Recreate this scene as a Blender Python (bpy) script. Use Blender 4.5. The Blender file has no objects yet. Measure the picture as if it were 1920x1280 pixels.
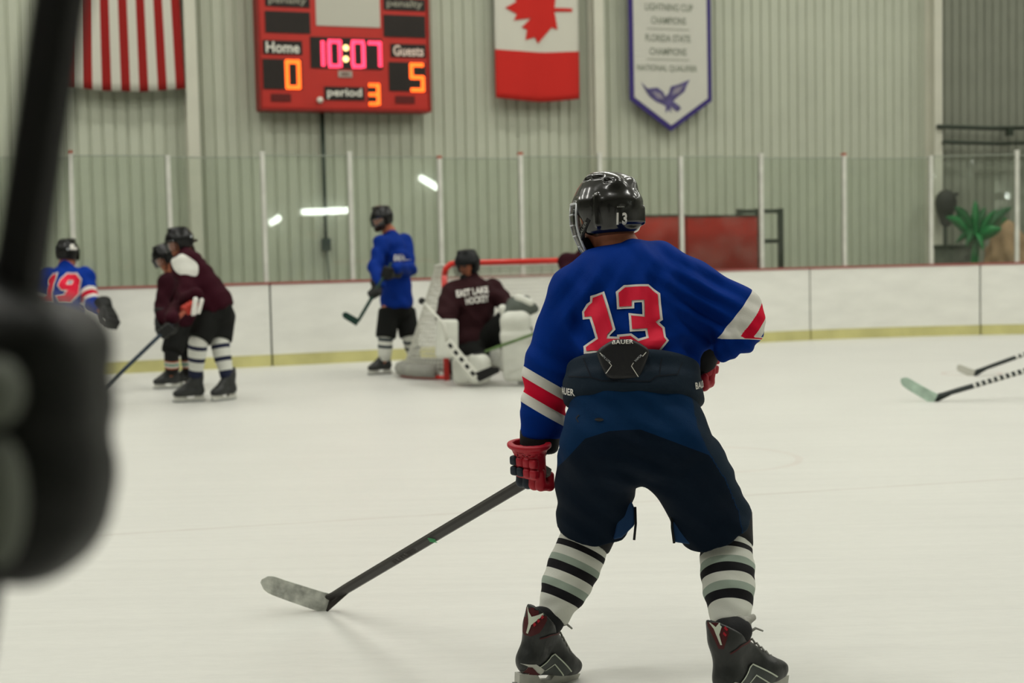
import bpy, bmesh, math, random
import numpy as np
from mathutils import Vector, Matrix
from mathutils.bvhtree import BVHTree

random.seed(7)
SC = bpy.context.scene
COL = SC.collection

# ------------------------------------------------------------------ camera
CAM_H = 1.34
PITCH, ROLL = math.radians(3.66), math.radians(1.24)
FPX = 1920 * 50 / 36.0
CAM = np.array([0.0, 0.0, CAM_H])
_r = np.array([1.0, 0, 0]); _u = np.array([0, math.sin(PITCH), math.cos(PITCH)])
FWD = np.array([0, math.cos(PITCH), -math.sin(PITCH)])
RIGHT = math.cos(ROLL) * _r - math.sin(ROLL) * _u
UP = math.sin(ROLL) * _r + math.cos(ROLL) * _u
cd = bpy.data.cameras.new('camera'); cam = bpy.data.objects.new('camera', cd); COL.objects.link(cam)
cd.lens = 50; cd.sensor_width = 36; cd.clip_start = 0.05; cd.clip_end = 200
cam.matrix_world = Matrix(((RIGHT[0], UP[0], -FWD[0], 0), (RIGHT[1], UP[1], -FWD[1], 0),
                           (RIGHT[2], UP[2], -FWD[2], CAM_H), (0, 0, 0, 1)))
cd.dof.use_dof = True; cd.dof.focus_distance = 4.35; cd.dof.aperture_fstop = 3.0; cd.dof.aperture_blades = 9
SC.camera = cam

# ------------------------------------------------------------------ view + world
SC.view_settings.view_transform = 'Standard'; SC.view_settings.look = 'None'
SC.view_settings.gamma = 1.0; SC.view_settings.use_curve_mapping = False
SC.view_settings.exposure = 0.0
wd = bpy.data.worlds.new('hall_air'); SC.world = wd; wd.use_nodes = True
wd.node_tree.nodes['Background'].inputs[0].default_value = (0.62, 0.66, 0.60, 1)
wd.node_tree.nodes['Background'].inputs[1].default_value = 0.06
LIGHT_COL = (1.0, 0.995, 0.955)
LIGHT_W = 84.0        # each ceiling fixture

# rink geometry: end boards plane, yawed
TH = math.radians(20.26)
W = np.array([math.cos(TH), math.sin(TH), 0]); N = np.array([-math.sin(TH), math.cos(TH), 0]); Z = np.array([0, 0, 1.0])
DB = 17.19            # camera to end boards (perpendicular)
DW = 20.0             # camera to hall wall

def at(px, py, d):
    return CAM + RIGHT * ((px - 960) / FPX * d) + UP * ((640 - py) / FPX * d) + FWD * d
def ray(px, py):
    return RIGHT * ((px - 960) / FPX) + UP * ((640 - py) / FPX) + FWD
def gnd(px, py, z=0.0):
    d = ray(px, py); return CAM + d * ((z - CAM_H) / d[2])
def onplane(px, py, D):
    d = ray(px, py); return CAM + d * (D / (d @ N))
def proj(P):
    c = np.asarray(P, float) - CAM; z = c @ FWD
    return 960 + FPX * (c @ RIGHT) / z, 640 - FPX * (c @ UP) / z
def nrm(v):
    v = np.asarray(v, float); return v / (np.linalg.norm(v) + 1e-12)

# ceiling fixtures (area lights); their housings are built with the ceiling
CEIL_Z = 8.6
FIX = []
for r_ in range(5):
    for c_ in range(5):
        FIX.append(W * (-9 + c_ * 6.2 + 3.0) + N * (1.5 + r_ * 3.75) + Z * (CEIL_Z - 0.35))
for p_ in FIX:
    ld = bpy.data.lights.new('ceiling_lamp_light', 'AREA'); ld.shape = 'RECTANGLE'; ld.size = 2.4; ld.size_y = 0.5
    ld.energy = LIGHT_W; ld.color = LIGHT_COL
    lo = bpy.data.objects.new('ceiling_lamp_light', ld); COL.objects.link(lo)
    lo.location = p_ - Z * 0.03; lo.rotation_euler = (0, 0, TH)

# ------------------------------------------------------------------ materials
def lin(c):
    if isinstance(c, str):
        c = [int(c[i:i + 2], 16) / 255 for i in (1, 3, 5)]
    else:
        c = [x / 255 for x in c]
    return tuple(x / 12.92 if x <= 0.04045 else ((x + 0.055) / 1.055) ** 2.4 for x in c) + (1,)
MATS = {}
def mat(name, col, rough=0.7, spec=0.3, metal=0.0, var=0.0, vscale=8.0, bump=0.0, bscale=60.0, emit=None, estr=0.0, coat=0.0, sheen=0.0, stretch=None, ramp=None, attr=None):
    """procedural principled material: colour with noise variation, noise bump, optional attribute colour ramp"""
    if name in MATS: return MATS[name]
    m = bpy.data.materials.new(name); m.use_nodes = True; nt = m.node_tree; b = nt.nodes['Principled BSDF']
    b.inputs['Roughness'].default_value = rough; b.inputs['Metallic'].default_value = metal
    b.inputs['Specular IOR Level'].default_value = spec
    if coat: b.inputs['Coat Weight'].default_value = coat; b.inputs['Coat Roughness'].default_value = 0.08
    if sheen: b.inputs['Sheen Weight'].default_value = sheen
    tc = nt.nodes.new('ShaderNodeTexCoord'); mp = nt.nodes.new('ShaderNodeMapping'); nt.links.new(tc.outputs['Object'], mp.inputs[0])
    if stretch: mp.inputs['Scale'].default_value = stretch
    if ramp:
        an = nt.nodes.new('ShaderNodeAttribute'); an.attribute_name = attr
        cr = nt.nodes.new('ShaderNodeValToRGB'); cr.color_ramp.interpolation = 'CONSTANT'
        els = cr.color_ramp.elements
        for i, (p, c) in enumerate(ramp):
            e = els[i] if i < 2 else els.new(p)
            e.position = p; e.color = lin(c)
        nt.links.new(an.outputs['Fac'], cr.inputs[0]); base = cr.outputs[0]
    else:
        rgb = nt.nodes.new('ShaderNodeRGB'); rgb.outputs[0].default_value = lin(col); base = rgb.outputs[0]
    if var:
        nz = nt.nodes.new('ShaderNodeTexNoise'); nz.inputs['Scale'].default_value = vscale; nz.inputs['Detail'].default_value = 5
        nt.links.new(mp.outputs[0], nz.inputs['Vector'])
        mr = nt.nodes.new('ShaderNodeMapRange'); mr.inputs[3].default_value = 1 - var; mr.inputs[4].default_value = 1 + var
        mr.inputs[1].default_value = 0.3; mr.inputs[2].default_value = 0.7
        nt.links.new(nz.outputs[0], mr.inputs[0])
        vm = nt.nodes.new('ShaderNodeVectorMath'); vm.operation = 'SCALE'
        nt.links.new(base, vm.inputs[0]); nt.links.new(mr.outputs[0], vm.inputs['Scale']); base = vm.outputs[0]
    nt.links.new(base, b.inputs['Base Color'])
    if bump:
        n2 = nt.nodes.new('ShaderNodeTexNoise'); n2.inputs['Scale'].default_value = bscale; n2.inputs['Detail'].default_value = 3
        nt.links.new(mp.outputs[0], n2.inputs['Vector'])
        bp = nt.nodes.new('ShaderNodeBump'); bp.inputs['Strength'].default_value = bump; bp.inputs['Distance'].default_value = 0.01
        nt.links.new(n2.outputs[0], bp.inputs['Height']); nt.links.new(bp.outputs[0], b.inputs['Normal'])
    if emit:
        b.inputs['Emission Color'].default_value = lin(emit); b.inputs['Emission Strength'].default_value = estr
    MATS[name] = m
    return m

# ------------------------------------------------------------------ object helpers
ORG = {}                       # world origin of every object I make
def tag(o, label=None, cat=None, group=None, kind=None):
    if label: o['label'] = label
    if cat: o['category'] = cat
    if group: o['group'] = group
    if kind: o['kind'] = kind
    return o
def empty(name, loc, label=None, cat=None, group=None, kind=None):
    o = bpy.data.objects.new(name, None); COL.objects.link(o); o.location = Vector(loc); o.empty_display_size = 0.1
    ORG[o.name] = np.array(loc, float)
    return tag(o, label, cat, group, kind)
def mobj(name, V, F, m, parent=None, smooth=False, origin=None, attrs=None, bevel=0.0):
    """link ONE mesh object from world-space vertices"""
    V = np.asarray(V, float)
    if parent is not None: org = ORG[parent.name]
    elif origin is not None: org = np.asarray(origin, float)
    else:
        lo, hi = V.min(0), V.max(0); org = np.array([(lo[0] + hi[0]) / 2, (lo[1] + hi[1]) / 2, lo[2]])
    me = bpy.data.meshes.new(name); me.from_pydata((V - org).tolist(), [], F if isinstance(F, list) else F.tolist())
    mats = m if isinstance(m, (list, tuple)) else [m]
    for q in mats: me.materials.append(q)
    if smooth: me.polygons.foreach_set('use_smooth', [True] * len(me.polygons))
    for k, a in (attrs or {}).items():
        at_ = me.attributes.new(k, 'FLOAT', 'POINT'); at_.data.foreach_set('value', np.asarray(a, np.float32))
    me.update()
    o = bpy.data.objects.new(name, me); COL.objects.link(o)
    if parent is not None: o.parent = parent
    else: o.location = Vector(org)
    ORG[o.name] = org
    if bevel:
        md = o.modifiers.new('bevel', 'BEVEL'); md.width = bevel; md.segments = 2; md.limit_method = 'ANGLE'
    return o

class MB:
    """collects simple shapes for one mesh"""
    def __init__(s): s.V = []; s.F = []
    def add(s, V, F):
        o = len(s.V); s.V += [tuple(v) for v in V]; s.F += [tuple(i + o for i in f) for f in F]; return s
    def box(s, c, ax, half):
        c = np.asarray(c, float); ax = [np.asarray(a, float) for a in ax]
        P = [c + ax[0] * half[0] * i + ax[1] * half[1] * j + ax[2] * half[2] * k for i in (-1, 1) for j in (-1, 1) for k in (-1, 1)]
        F = [(0, 1, 3, 2), (4, 6, 7, 5), (0, 4, 5, 1), (2, 3, 7, 6), (0, 2, 6, 4), (1, 5, 7, 3)]
        if np.dot(np.cross(ax[0], ax[1]), ax[2]) < 0: F = [f[::-1] for f in F]
        return s.add(P, F)
    def tube(s, pts, r, n=8, cap=True):
        pts = [np.asarray(p, float) for p in pts]; R = r if hasattr(r, '__len__') else [r] * len(pts)
        V = []; F = []; prev = None
        for i, p in enumerate(pts):
            t = nrm(pts[min(i + 1, len(pts) - 1)] - pts[max(i - 1, 0)])
            if prev is None:
                a = np.cross(t, [0, 0, 1.0]);
                if np.linalg.norm(a) < 1e-3: a = np.cross(t, [1.0, 0, 0])
                a = nrm(a)
            else: a = nrm(prev - t * (prev @ t))
            prev = a; b = np.cross(t, a)
            for k in range(n):
                q = 2 * math.pi * k / n; V.append(p + (a * math.cos(q) + b * math.sin(q)) * R[i])
        for i in range(len(pts) - 1):
            for k in range(n):
                k2 = (k + 1) % n; F.append((i * n + k, i * n + k2, (i + 1) * n + k2, (i + 1) * n + k))
        if cap: F.append(tuple(range(n))[::-1]); F.append(tuple((len(pts) - 1) * n + k for k in range(n)))
        return s.add(V, F)
    def prism(s, poly, O, U, Vv, Nn, t):
        """extrude a simple polygon (u,v) by thickness t along Nn"""
        O, U, Vv, Nn = [np.asarray(a, float) for a in (O, U, Vv, Nn)]; n = len(poly)
        ar = sum(poly[i][0] * poly[(i + 1) % n][1] - poly[(i + 1) % n][0] * poly[i][1] for i in range(n))
        flip = (ar < 0) != (np.dot(np.cross(U, Vv), Nn) < 0)
        P = [O + U * u + Vv * v for u, v in poly] + [O + U * u + Vv * v + Nn * t for u, v in poly]
        F = [tuple(range(n))[::-1], tuple(range(n, 2 * n))] + [(i, (i + 1) % n, n + (i + 1) % n, n + i) for i in range(n)]
        if flip: F = [f[::-1] for f in F]
        return s.add(P, F)
    def lathe(s, c, prof, n=16, ax=None):
        ax = ax or [np.array([1.0, 0, 0]), np.array([0, 1.0, 0]), Z]; c = np.asarray(c, float); V = []; F = []
        for r, z in prof:
            for k in range(n):
                q = 2 * math.pi * k / n; V.append(c + (ax[0] * math.cos(q) + ax[1] * math.sin(q)) * r + ax[2] * z)
        for i in range(len(prof) - 1):
            for k in range(n):
                k2 = (k + 1) % n; F.append((i * n + k, i * n + k2, (i + 1) * n + k2, (i + 1) * n + k))
        F.append(tuple(range(n))[::-1]); F.append(tuple((len(prof) - 1) * n + k for k in range(n)))
        return s.add(V, F)
    def ball(s, c, r, n=10):
        prof = [(max(1e-4, math.sin(math.pi * i / n)) * r, -math.cos(math.pi * i / n) * r) for i in range(n + 1)]
        return s.lathe(c, prof, n)
    def obj(s, name, m, parent=None, smooth=False, **k): return mobj(name, s.V, s.F, m, parent, smooth, **k)

# ------------------------------------------------------------------ signed-distance modelling (organic shapes)
class Prim:
    def __init__(s, f, lo, hi, k=0.02, op='+'): s.f, s.lo, s.hi, s.k, s.op = f, np.array(lo, float), np.array(hi, float), k, op
def _flat(P, a, flat):
    if flat is None: return P, 1.0
    n, q = flat; n = nrm(n).astype(np.float32)
    return P + np.outer(((P - a) @ n) * (1 / q - 1), n).astype(np.float32), min(q, 1.0)
def cap(a, b, ra, rb, k=0.03, flat=None, op='+'):
    a = np.asarray(a, np.float32); b = np.asarray(b, np.float32); ab = b - a; L2 = float(ab @ ab) + 1e-9
    def f(P):
        if flat is None: Q, s = P, 1.0
        else:
            n, q = flat; n = nrm(n).astype(np.float32); t = np.clip(((P - a) @ ab) / L2, 0, 1)
            off = (P - a - t[:, None] * ab) @ n
            Q = P + (off * (1 / q - 1))[:, None] * n; s = min(q, 1.0)
        t = np.clip(((Q - a) @ ab) / L2, 0, 1)
        return (np.linalg.norm(Q - a - t[:, None] * ab, axis=1) - (ra + (rb - ra) * t)) * s
    R = max(ra, rb) * (1 if flat is None else max(1, flat[1])) 
    return Prim(f, np.minimum(a, b) - R, np.maximum(a, b) + R, k, op)
def ell(c, ax, r, k=0.03, op='+'):
    c = np.asarray(c, np.float32); A = np.array([nrm(x) for x in ax], np.float32); r = np.asarray(r, np.float32); rm = float(r.min())
    def f(P):
        q = ((P - c) @ A.T) / r; l = np.linalg.norm(q, axis=1); g = np.linalg.norm(q / r, axis=1) + 1e-6
        return l * (l - 1) / g
    R = float(r.max()); return Prim(f, c - R, c + R, k, op)
def tub(a, b, ra, rb, rnd=0.01, k=0.02, flat=None, op='+'):
    """capped cone with flat ends, rounded edges"""
    a = np.asarray(a, np.float32); b = np.asarray(b, np.float32); L = float(np.linalg.norm(b - a)); d = ((b - a) / L).astype(np.float32)
    def f(P):
        s = 1.0; Q = P
        if flat is not None:
            n, q = flat; n = nrm(n - d * (n @ d)).astype(np.float32); Q = P + (((P - a) @ n) * (1 / q - 1))[:, None] * n; s = min(1.0, q)
        t = (Q - a) @ d; rad = np.linalg.norm(Q - a - t[:, None] * d, axis=1)
        r = ra + (rb - ra) * np.clip(t / L, 0, 1)
        x = (rad - r) * s + rnd; y = np.abs(t - L / 2) - L / 2 + rnd
        return np.minimum(np.maximum(x, y), 0) + np.sqrt(np.maximum(x, 0) ** 2 + np.maximum(y, 0) ** 2) - rnd
    R = max(ra, rb) + .01; return Prim(f, np.minimum(a, b) - R, np.maximum(a, b) + R, k, op)
def rbox(c, ax, half, rnd=0.02, k=0.02, op='+'):
    c = np.asarray(c, np.float32); A = np.array([nrm(x) for x in ax], np.float32); h = np.asarray(half, np.float32) - rnd
    def f(P):
        q = np.abs((P - c) @ A.T) - h
        return np.linalg.norm(np.maximum(q, 0), axis=1) + np.minimum(q.max(1), 0) - rnd
    R = float(np.linalg.norm(half)); return Prim(f, c - R, c + R, k, op)
def half(c, n, k=0.005, op='&'):
    """keep only the side the normal points away from"""
    c = np.asarray(c, np.float32); n = nrm(n).astype(np.float32)
    return Prim(lambda P: (P - c) @ n, [9e9] * 3, [-9e9] * 3, k, op)
def field(prims, P, disp=None):
    d = None
    for p in prims:
        e = p.f(P).astype(np.float32)
        if d is None: d = e; continue
        k = max(p.k, 1e-5)
        if p.op == '+':
            h = np.maximum(k - np.abs(d - e), 0) / k; d = np.minimum(d, e) - h * h * k * 0.25
        else:
            if p.op == '-': e = -e
            h = np.maximum(k - np.abs(d - e), 0) / k; d = np.maximum(d, e) + h * h * k * 0.25
    if disp is not None: d = d + disp(P)
    return d
def sdf_mesh(prims, vox, disp=None):
    add = [p for p in prims if p.op == '+']
    lo = np.min([p.lo for p in add], 0) - 3 * vox; hi = np.max([p.hi for p in add], 0) + 3 * vox
    n = np.ceil((hi - lo) / vox).astype(int) + 1
    ax = [(lo[i] + vox * np.arange(n[i])).astype(np.float32) for i in range(3)]
    G = np.stack(np.meshgrid(*ax, indexing='ij'), -1).reshape(-1, 3)
    D = np.concatenate([field(prims, G[i:i + 400000], disp) for i in range(0, len(G), 400000)]).reshape(n)
    ins = D < 0
    ncell = n - 1; acc = np.zeros((ncell[0], ncell[1], ncell[2], 3), np.float32); cnt = np.zeros(ncell, np.float32)
    edges = []
    for a in range(3):
        b, c = (a + 1) % 3, (a + 2) % 3
        s0 = [slice(None)] * 3; s1 = [slice(None)] * 3; s0[a] = slice(0, -1); s1[a] = slice(1, None)
        x = ins[tuple(s0)] != ins[tuple(s1)]
        idx = np.argwhere(x)
        ok = (idx[:, b] > 0) & (idx[:, c] > 0) & (idx[:, b] < ncell[b]) & (idx[:, c] < ncell[c]); idx = idx[ok]
        i1 = idx.copy(); i1[:, a] += 1
        d0 = D[tuple(idx.T)]; d1 = D[tuple(i1.T)]; t = d0 / (d0 - d1)
        pos = idx.astype(np.float32); pos[:, a] += t
        cells = []
        for db, dc in ((0, 0), (-1, 0), (-1, -1), (0, -1)):
            ci = idx.copy(); ci[:, b] += db; ci[:, c] += dc; cells.append(ci)
            np.add.at(acc, tuple(ci.T), pos); np.add.at(cnt, tuple(ci.T), 1)
        edges.append((cells, d0 < 0))
    vid = -np.ones(ncell, int); m = cnt > 0; vid[m] = np.arange(m.sum())
    V = acc[m] / cnt[m][:, None] * vox + lo.astype(np.float32)
    F = []
    for cells, neg in edges:
        q = np.stack([vid[tuple(c.T)] for c in cells], 1)
        q[~neg] = q[~neg][:, ::-1]; F.append(q)
    F = np.concatenate(F)
    for _ in range(2):     # pull the vertices onto the true surface
        V = V.astype(np.float32); d = field(prims, V, disp); e = vox * 0.4; g = np.zeros_like(V)
        for i in range(3):
            o = np.zeros(3, np.float32); o[i] = e; g[:, i] = (field(prims, V + o, disp) - field(prims, V - o, disp)) / (2 * e)
        g2 = np.maximum((g * g).sum(1), 0.2); st = np.clip(d / g2, -vox * .5, vox * .5); V = V - g * st[:, None] * 0.8
    return V.astype(float), F
def organic(name, prims, vox, m, parent, disp=None, attrf=None):
    V, F = sdf_mesh(prims, vox, disp)
    o = mobj(name, V, F, m, parent, smooth=True, attrs={k: f(V) for k, f in (attrf or {}).items()})
    return o, V, F
def folds(waves):
    """cloth folds: list of (amplitude, direction*frequency, warp, warp freq, centre, radius)"""
    def f(P):
        d = np.zeros(len(P), np.float32)
        for A, k, w, wk, c, R in waves:
            ph = P @ np.asarray(k, np.float32) + w * np.sin(P @ np.asarray(wk, np.float32))
            g = np.sin(ph); g = g * np.abs(g) ** 0.3
            if c is not None: g = g * np.exp(-((P - np.asarray(c, np.float32)) ** 2).sum(1) / (R * R))
            d += (A * g).astype(np.float32)
        return d
    return f

# ------------------------------------------------------------------ flat print: lettering and marks laid onto surfaces
def offset_poly(poly, d):
    n = len(poly); A = sum(poly[i][0] * poly[(i + 1) % n][1] - poly[(i + 1) % n][0] * poly[i][1] for i in range(n))
    sg = 1 if A > 0 else -1; out = []
    for i in range(n):
        p0, p1, p2 = [np.array(poly[j % n], float) for j in (i - 1, i, i + 1)]
        e1, e2 = nrm(p1 - p0), nrm(p2 - p1); n1 = np.array([e1[1], -e1[0]]) * sg; n2 = np.array([e2[1], -e2[0]]) * sg
        b = nrm(n1 + n2); c = max(0.45, b @ n1); out.append(tuple(p1 + b * d / c))
    return out
def _curve_mesh(cu):
    o = bpy.data.objects.new('tmp', cu); COL.objects.link(o); bpy.context.view_layer.update()
    me = bpy.data.meshes.new_from_object(o.evaluated_get(bpy.context.evaluated_depsgraph_get()))
    V = np.array([v.co[:] for v in me.vertices]); F = [tuple(p.vertices) for p in me.polygons]
    bpy.data.objects.remove(o); bpy.data.meshes.remove(me); bpy.data.curves.remove(cu)
    return V[:, :2] if len(V) else V, F
def shape2d(polys):
    cu = bpy.data.curves.new('tmp', 'CURVE'); cu.dimensions = '2D'; cu.fill_mode = 'BOTH'
    for p in polys:
        s = cu.splines.new('POLY'); s.points.add(len(p) - 1); s.use_cyclic_u = True
        for q, (x, y) in zip(s.points, p): q.co = (x, y, 0, 1)
    return _curve_mesh(cu)
_TX = {}
def text2d(txt, h, bold=0.0, wscale=1.0, spacing=1.0, line=1.0):
    """centred lettering, cap height h"""
    key = (txt, bold, spacing, line)
    if key not in _TX:
        cu = bpy.data.curves.new('tmp', 'FONT'); cu.body = txt; cu.align_x = 'CENTER'; cu.align_y = 'CENTER'; cu.size = 1.0
        cu.offset = bold; cu.space_character = spacing; cu.space_line = line; cu.resolution_u = 3
        _TX[key] = _curve_mesh(cu)
    V, F = _TX[key]; V = V - (V.min(0) + V.max(0)) / 2
    V = V * (h / 0.69); V = V * [wscale, 1]
    return V, F
def flat_print(name, VF, O, U, Vv, m, parent, lift=0.003):
    V, F = VF; U = np.asarray(U, float); Vv = np.asarray(Vv, float); Nn = nrm(np.cross(U, Vv))
    P = np.asarray(O, float) + V[:, :1] * U + V[:, 1:2] * Vv + Nn * lift
    return mobj(name, P, F, m, parent)
def wrap_print(name, VF, O, U, Vv, target, m, parent, lift=0.002, step=0.012, reach=0.5):
    """conform flat print to a surface: cut on a grid, then drop along the frame normal"""
    V, F = VF; tv, tf = target; bvh = BVHTree.FromPolygons(tv.tolist(), [tuple(f) for f in tf.tolist()])
    U = np.asarray(U, float); Vv = np.asarray(Vv, float); Nn = nrm(np.cross(U, Vv)); O = np.asarray(O, float)
    bm = bmesh.new(); vs = [bm.verts.new((x, y, 0)) for x, y in V]
    for f in F:
        try: bm.faces.new([vs[i] for i in f])
        except ValueError: pass
    lo, hi = V.min(0), V.max(0)
    for a in range(2):
        x = math.floor(lo[a] / step) * step
        while x < hi[a]:
            no = (1, 0, 0) if a == 0 else (0, 1, 0); co = (x, 0, 0) if a == 0 else (0, x, 0)
            bmesh.ops.bisect_plane(bm, geom=bm.verts[:] + bm.edges[:] + bm.faces[:], plane_co=co, plane_no=no); x += step
    bm.verts.index_update(); out = []; good = []
    for v in bm.verts:
        o = O + U * v.co.x + Vv * v.co.y + Nn * reach
        hit, no, _, _ = bvh.ray_cast(Vector(o), Vector(-Nn), reach * 2.2)
        if hit is None: out.append(o); good.append(False)
        else: out.append(np.array(hit) + Nn * lift * 0.5 + np.array(no) * lift * 0.7 * (1 if no @ Vector(Nn) > 0 else -1)); good.append(True)
    FF = [tuple(v.index for v in f.verts) for f in bm.faces if all(good[v.index] for v in f.verts)]
    bm.free()
    used = sorted({i for f in FF for i in f}); mp = {j: i for i, j in enumerate(used)}
    if not FF: return None
    return mobj(name, [out[i] for i in used], [tuple(mp[i] for i in f) for f in FF], m, parent, smooth=True)

# ================================================================== the hall
AX = [W, N, Z]
# ---- ice floor
def ice_material():
    m = bpy.data.materials.new('ice'); m.use_nodes = True; nt = m.node_tree; b = nt.nodes['Principled BSDF']
    b.inputs['Roughness'].default_value = 0.42; b.inputs['Specular IOR Level'].default_value = 0.25
    tc = nt.nodes.new('ShaderNodeTexCoord'); L = nt.links.new
    def noise(scale, st, detail=5):
        mp = nt.nodes.new('ShaderNodeMapping'); mp.inputs['Scale'].default_value = st; mp.inputs['Rotation'].default_value = (0, 0, TH + .3)
        L(tc.outputs['Object'], mp.inputs[0]); nz = nt.nodes.new('ShaderNodeTexNoise'); nz.inputs['Scale'].default_value = scale
        nz.inputs['Detail'].default_value = detail; L(mp.outputs[0], nz.inputs['Vector']); return nz.outputs[0]
    def mrange(x, a, b_, c, d):
        r = nt.nodes.new('ShaderNodeMapRange'); L(x, r.inputs[0])
        for i, v in enumerate((a, b_, c, d)): r.inputs[i + 1].default_value = v
        return r.outputs[0]
    def math_(op, a, b_=None, v=None):
        n = nt.nodes.new('ShaderNodeMath'); n.operation = op; L(a, n.inputs[0])
        if b_ is not None: L(b_, n.inputs[1])
        if v is not None: n.inputs[1].default_value = v
        return n.outputs[0]
    broad = mrange(noise(0.8, (1, 1, 1)), .35, .65, .965, 1.0)
    streak = mrange(noise(1.6, (0.5, 9, 1), 8), .3, .62, .955, 1.0)
    fine = mrange(noise(14, (1, 3, 1), 4), .3, .6, .965, 1.0)
    v = math_('MULTIPLY', broad, streak); v = math_('MULTIPLY', v, fine)
    col = nt.nodes.new('ShaderNodeVectorMath'); col.operation = 'SCALE'; col.inputs[0].default_value = lin('#d5d5cf')[:3]; L(v, col.inputs['Scale'])
    cur = col.outputs[0]
    # faint painted lines under the ice: face-off rings and one straight line
    pos = nt.nodes.new('ShaderNodeSeparateXYZ'); L(tc.outputs['Object'], pos.inputs[0])
    def ring(cx, cy, R, wd_, colr, amt, cur):
        dx = math_('ADD', pos.outputs[0], v=-cx); dy = math_('ADD', pos.outputs[1], v=-cy)
        q = math_('SQRT', math_('ADD', math_('MULTIPLY', dx, dx), math_('MULTIPLY', dy, dy)))
        return band(math_('ABSOLUTE', math_('ADD', q, v=-R)), wd_, colr, amt, cur)
    def band(d, wd_, colr, amt, cur):
        k = mrange(d, wd_ * .6, wd_, amt, 0.0)
        k = math_('MULTIPLY', k, mrange(noise(3, (1, 1, 1)), .3, .7, .3, 1.0))
        mx = nt.nodes.new('ShaderNodeMix'); mx.data_type = 'RGBA'; L(k, mx.inputs[0]); L(cur, mx.inputs[6]); mx.inputs[7].default_value = lin(colr)
        return mx.outputs[2]
    p = gnd(1335, 860); cur = ring(p[0], p[1], .54, .03, '#b59a90', .32, cur)
    p = gnd(1822, 700); cur = ring(p[0], p[1], 0.28, .03, '#b08f86', .45, cur)
    a, b2 = gnd(190, 1003), gnd(1050, 950); t = nrm(b2 - a); nn = np.array([-t[1], t[0], 0]); k0 = float(nn @ a)
    d = math_('ADD', math_('ADD', math_('MULTIPLY', pos.outputs[0], v=float(nn[0])), math_('MULTIPLY', pos.outputs[1], v=float(nn[1]))), v=-k0)
    cur = band(math_('ABSOLUTE', d), .022, '#a89c94', .4, cur)
    L(cur, b.inputs['Base Color'])
    bp = nt.nodes.new('ShaderNodeBump'); bp.inputs['Strength'].default_value = 0.12; bp.inputs['Distance'].default_value = .01
    L(noise(30, (1, 6, 1), 4), bp.inputs['Height']); L(bp.outputs[0], b.inputs['Normal'])
    return m
fl = MB(); c0 = [W * a + N * b for a, b in ((-26, -14), (26, -14), (26, DW + 3), (-26, DW + 3))]
fl.add([p for p in c0] + [p - Z * .2 for p in c0], [(0, 1, 2, 3), (7, 6, 5, 4)] + [(i, i + 4, (i + 1) % 4 + 4, (i + 1) % 4) for i in range(4)])
tag(mobj('floor', fl.V, fl.F, ice_material(), origin=(0, 0, 0)), 'white ice sheet with faint scratches and lines', 'ice', kind='structure')

# ---- back wall: ribbed steel sheets, each its own panel
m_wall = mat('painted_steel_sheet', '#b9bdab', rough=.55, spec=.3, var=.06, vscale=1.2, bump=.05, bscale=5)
m_wall_shade = mat('shade_toned_sheet', '#86897b', rough=.6, spec=.3, var=.08, vscale=1.5, bump=.05, bscale=5)  # weaker light right of the last column put into the colour; backing reuses it
m_col = mat('cream_steel', '#cccbbb', rough=.5, var=.04, vscale=2)
m_girt = mat('galvanised_rail', '#8d8d82', rough=.5, metal=.3)
wall = empty('wall_back', N * DW, 'grey-green ribbed steel wall behind the glass', 'wall', kind='structure')
RIB = 0.166; NR = 6; PW = RIB * NR
prof = []
for i in range(NR):
    x = i * RIB; prof += [(x, 0), (x + .112, 0), (x + .124, .03), (x + .152, .03), (x + .164, 0)]
prof.append((PW, 0))
pm = None; s = -16.0; S_COL = [float(onplane(px, 150, DW - .12) @ W) for px in (357, 1118, 1750)]
def sheet_mesh(name, h, m):
    V = []; F = []
    for x, y in prof: V += [W * x + N * y, W * x + N * y + Z * h]
    for i in range(len(prof) - 1): F.append((2 * i, 2 * i + 2, 2 * i + 3, 2 * i + 1))
    n0 = len(V); V += [W * 0 + N * .05, W * PW + N * .05, W * PW + N * .05 + Z * h, N * .05 + Z * h]; F += [(n0 + 1, n0, n0 + 3, n0 + 2)]
    me = bpy.data.meshes.new(name); me.from_pydata([tuple(v) for v in V], [], F); me.materials.append(m); return me
me_a = sheet_mesh('wall_panel', CEIL_Z, m_wall); me_b = sheet_mesh('shade_toned_wall_panel', CEIL_Z, m_wall_shade)
k = 0
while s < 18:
    o = bpy.data.objects.new('wall_panel', me_b if s > S_COL[2] - .2 else me_a); COL.objects.link(o); o.parent = wall  # sheets past the last column carry the shade in their colour
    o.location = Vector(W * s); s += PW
bk = MB(); bk.box(N * (DW + .12) + W * 1 + Z * CEIL_Z / 2, AX, (17.5, .05, CEIL_Z / 2)); bk.obj('backing', m_wall_shade, wall)
for i, sc_ in enumerate(S_COL):
    c = W * sc_ + N * (DW - .13); o = MB()
    o.box(c - N * .12 + Z * CEIL_Z / 2, AX, (.078, .008, CEIL_Z / 2)); o.box(c + N * .12 + Z * CEIL_Z / 2, AX, (.078, .008, CEIL_Z / 2))
    o.box(c + Z * CEIL_Z / 2, AX, (.006, .115, CEIL_Z / 2)); o.obj('steel_column', m_col, wall)
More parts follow.
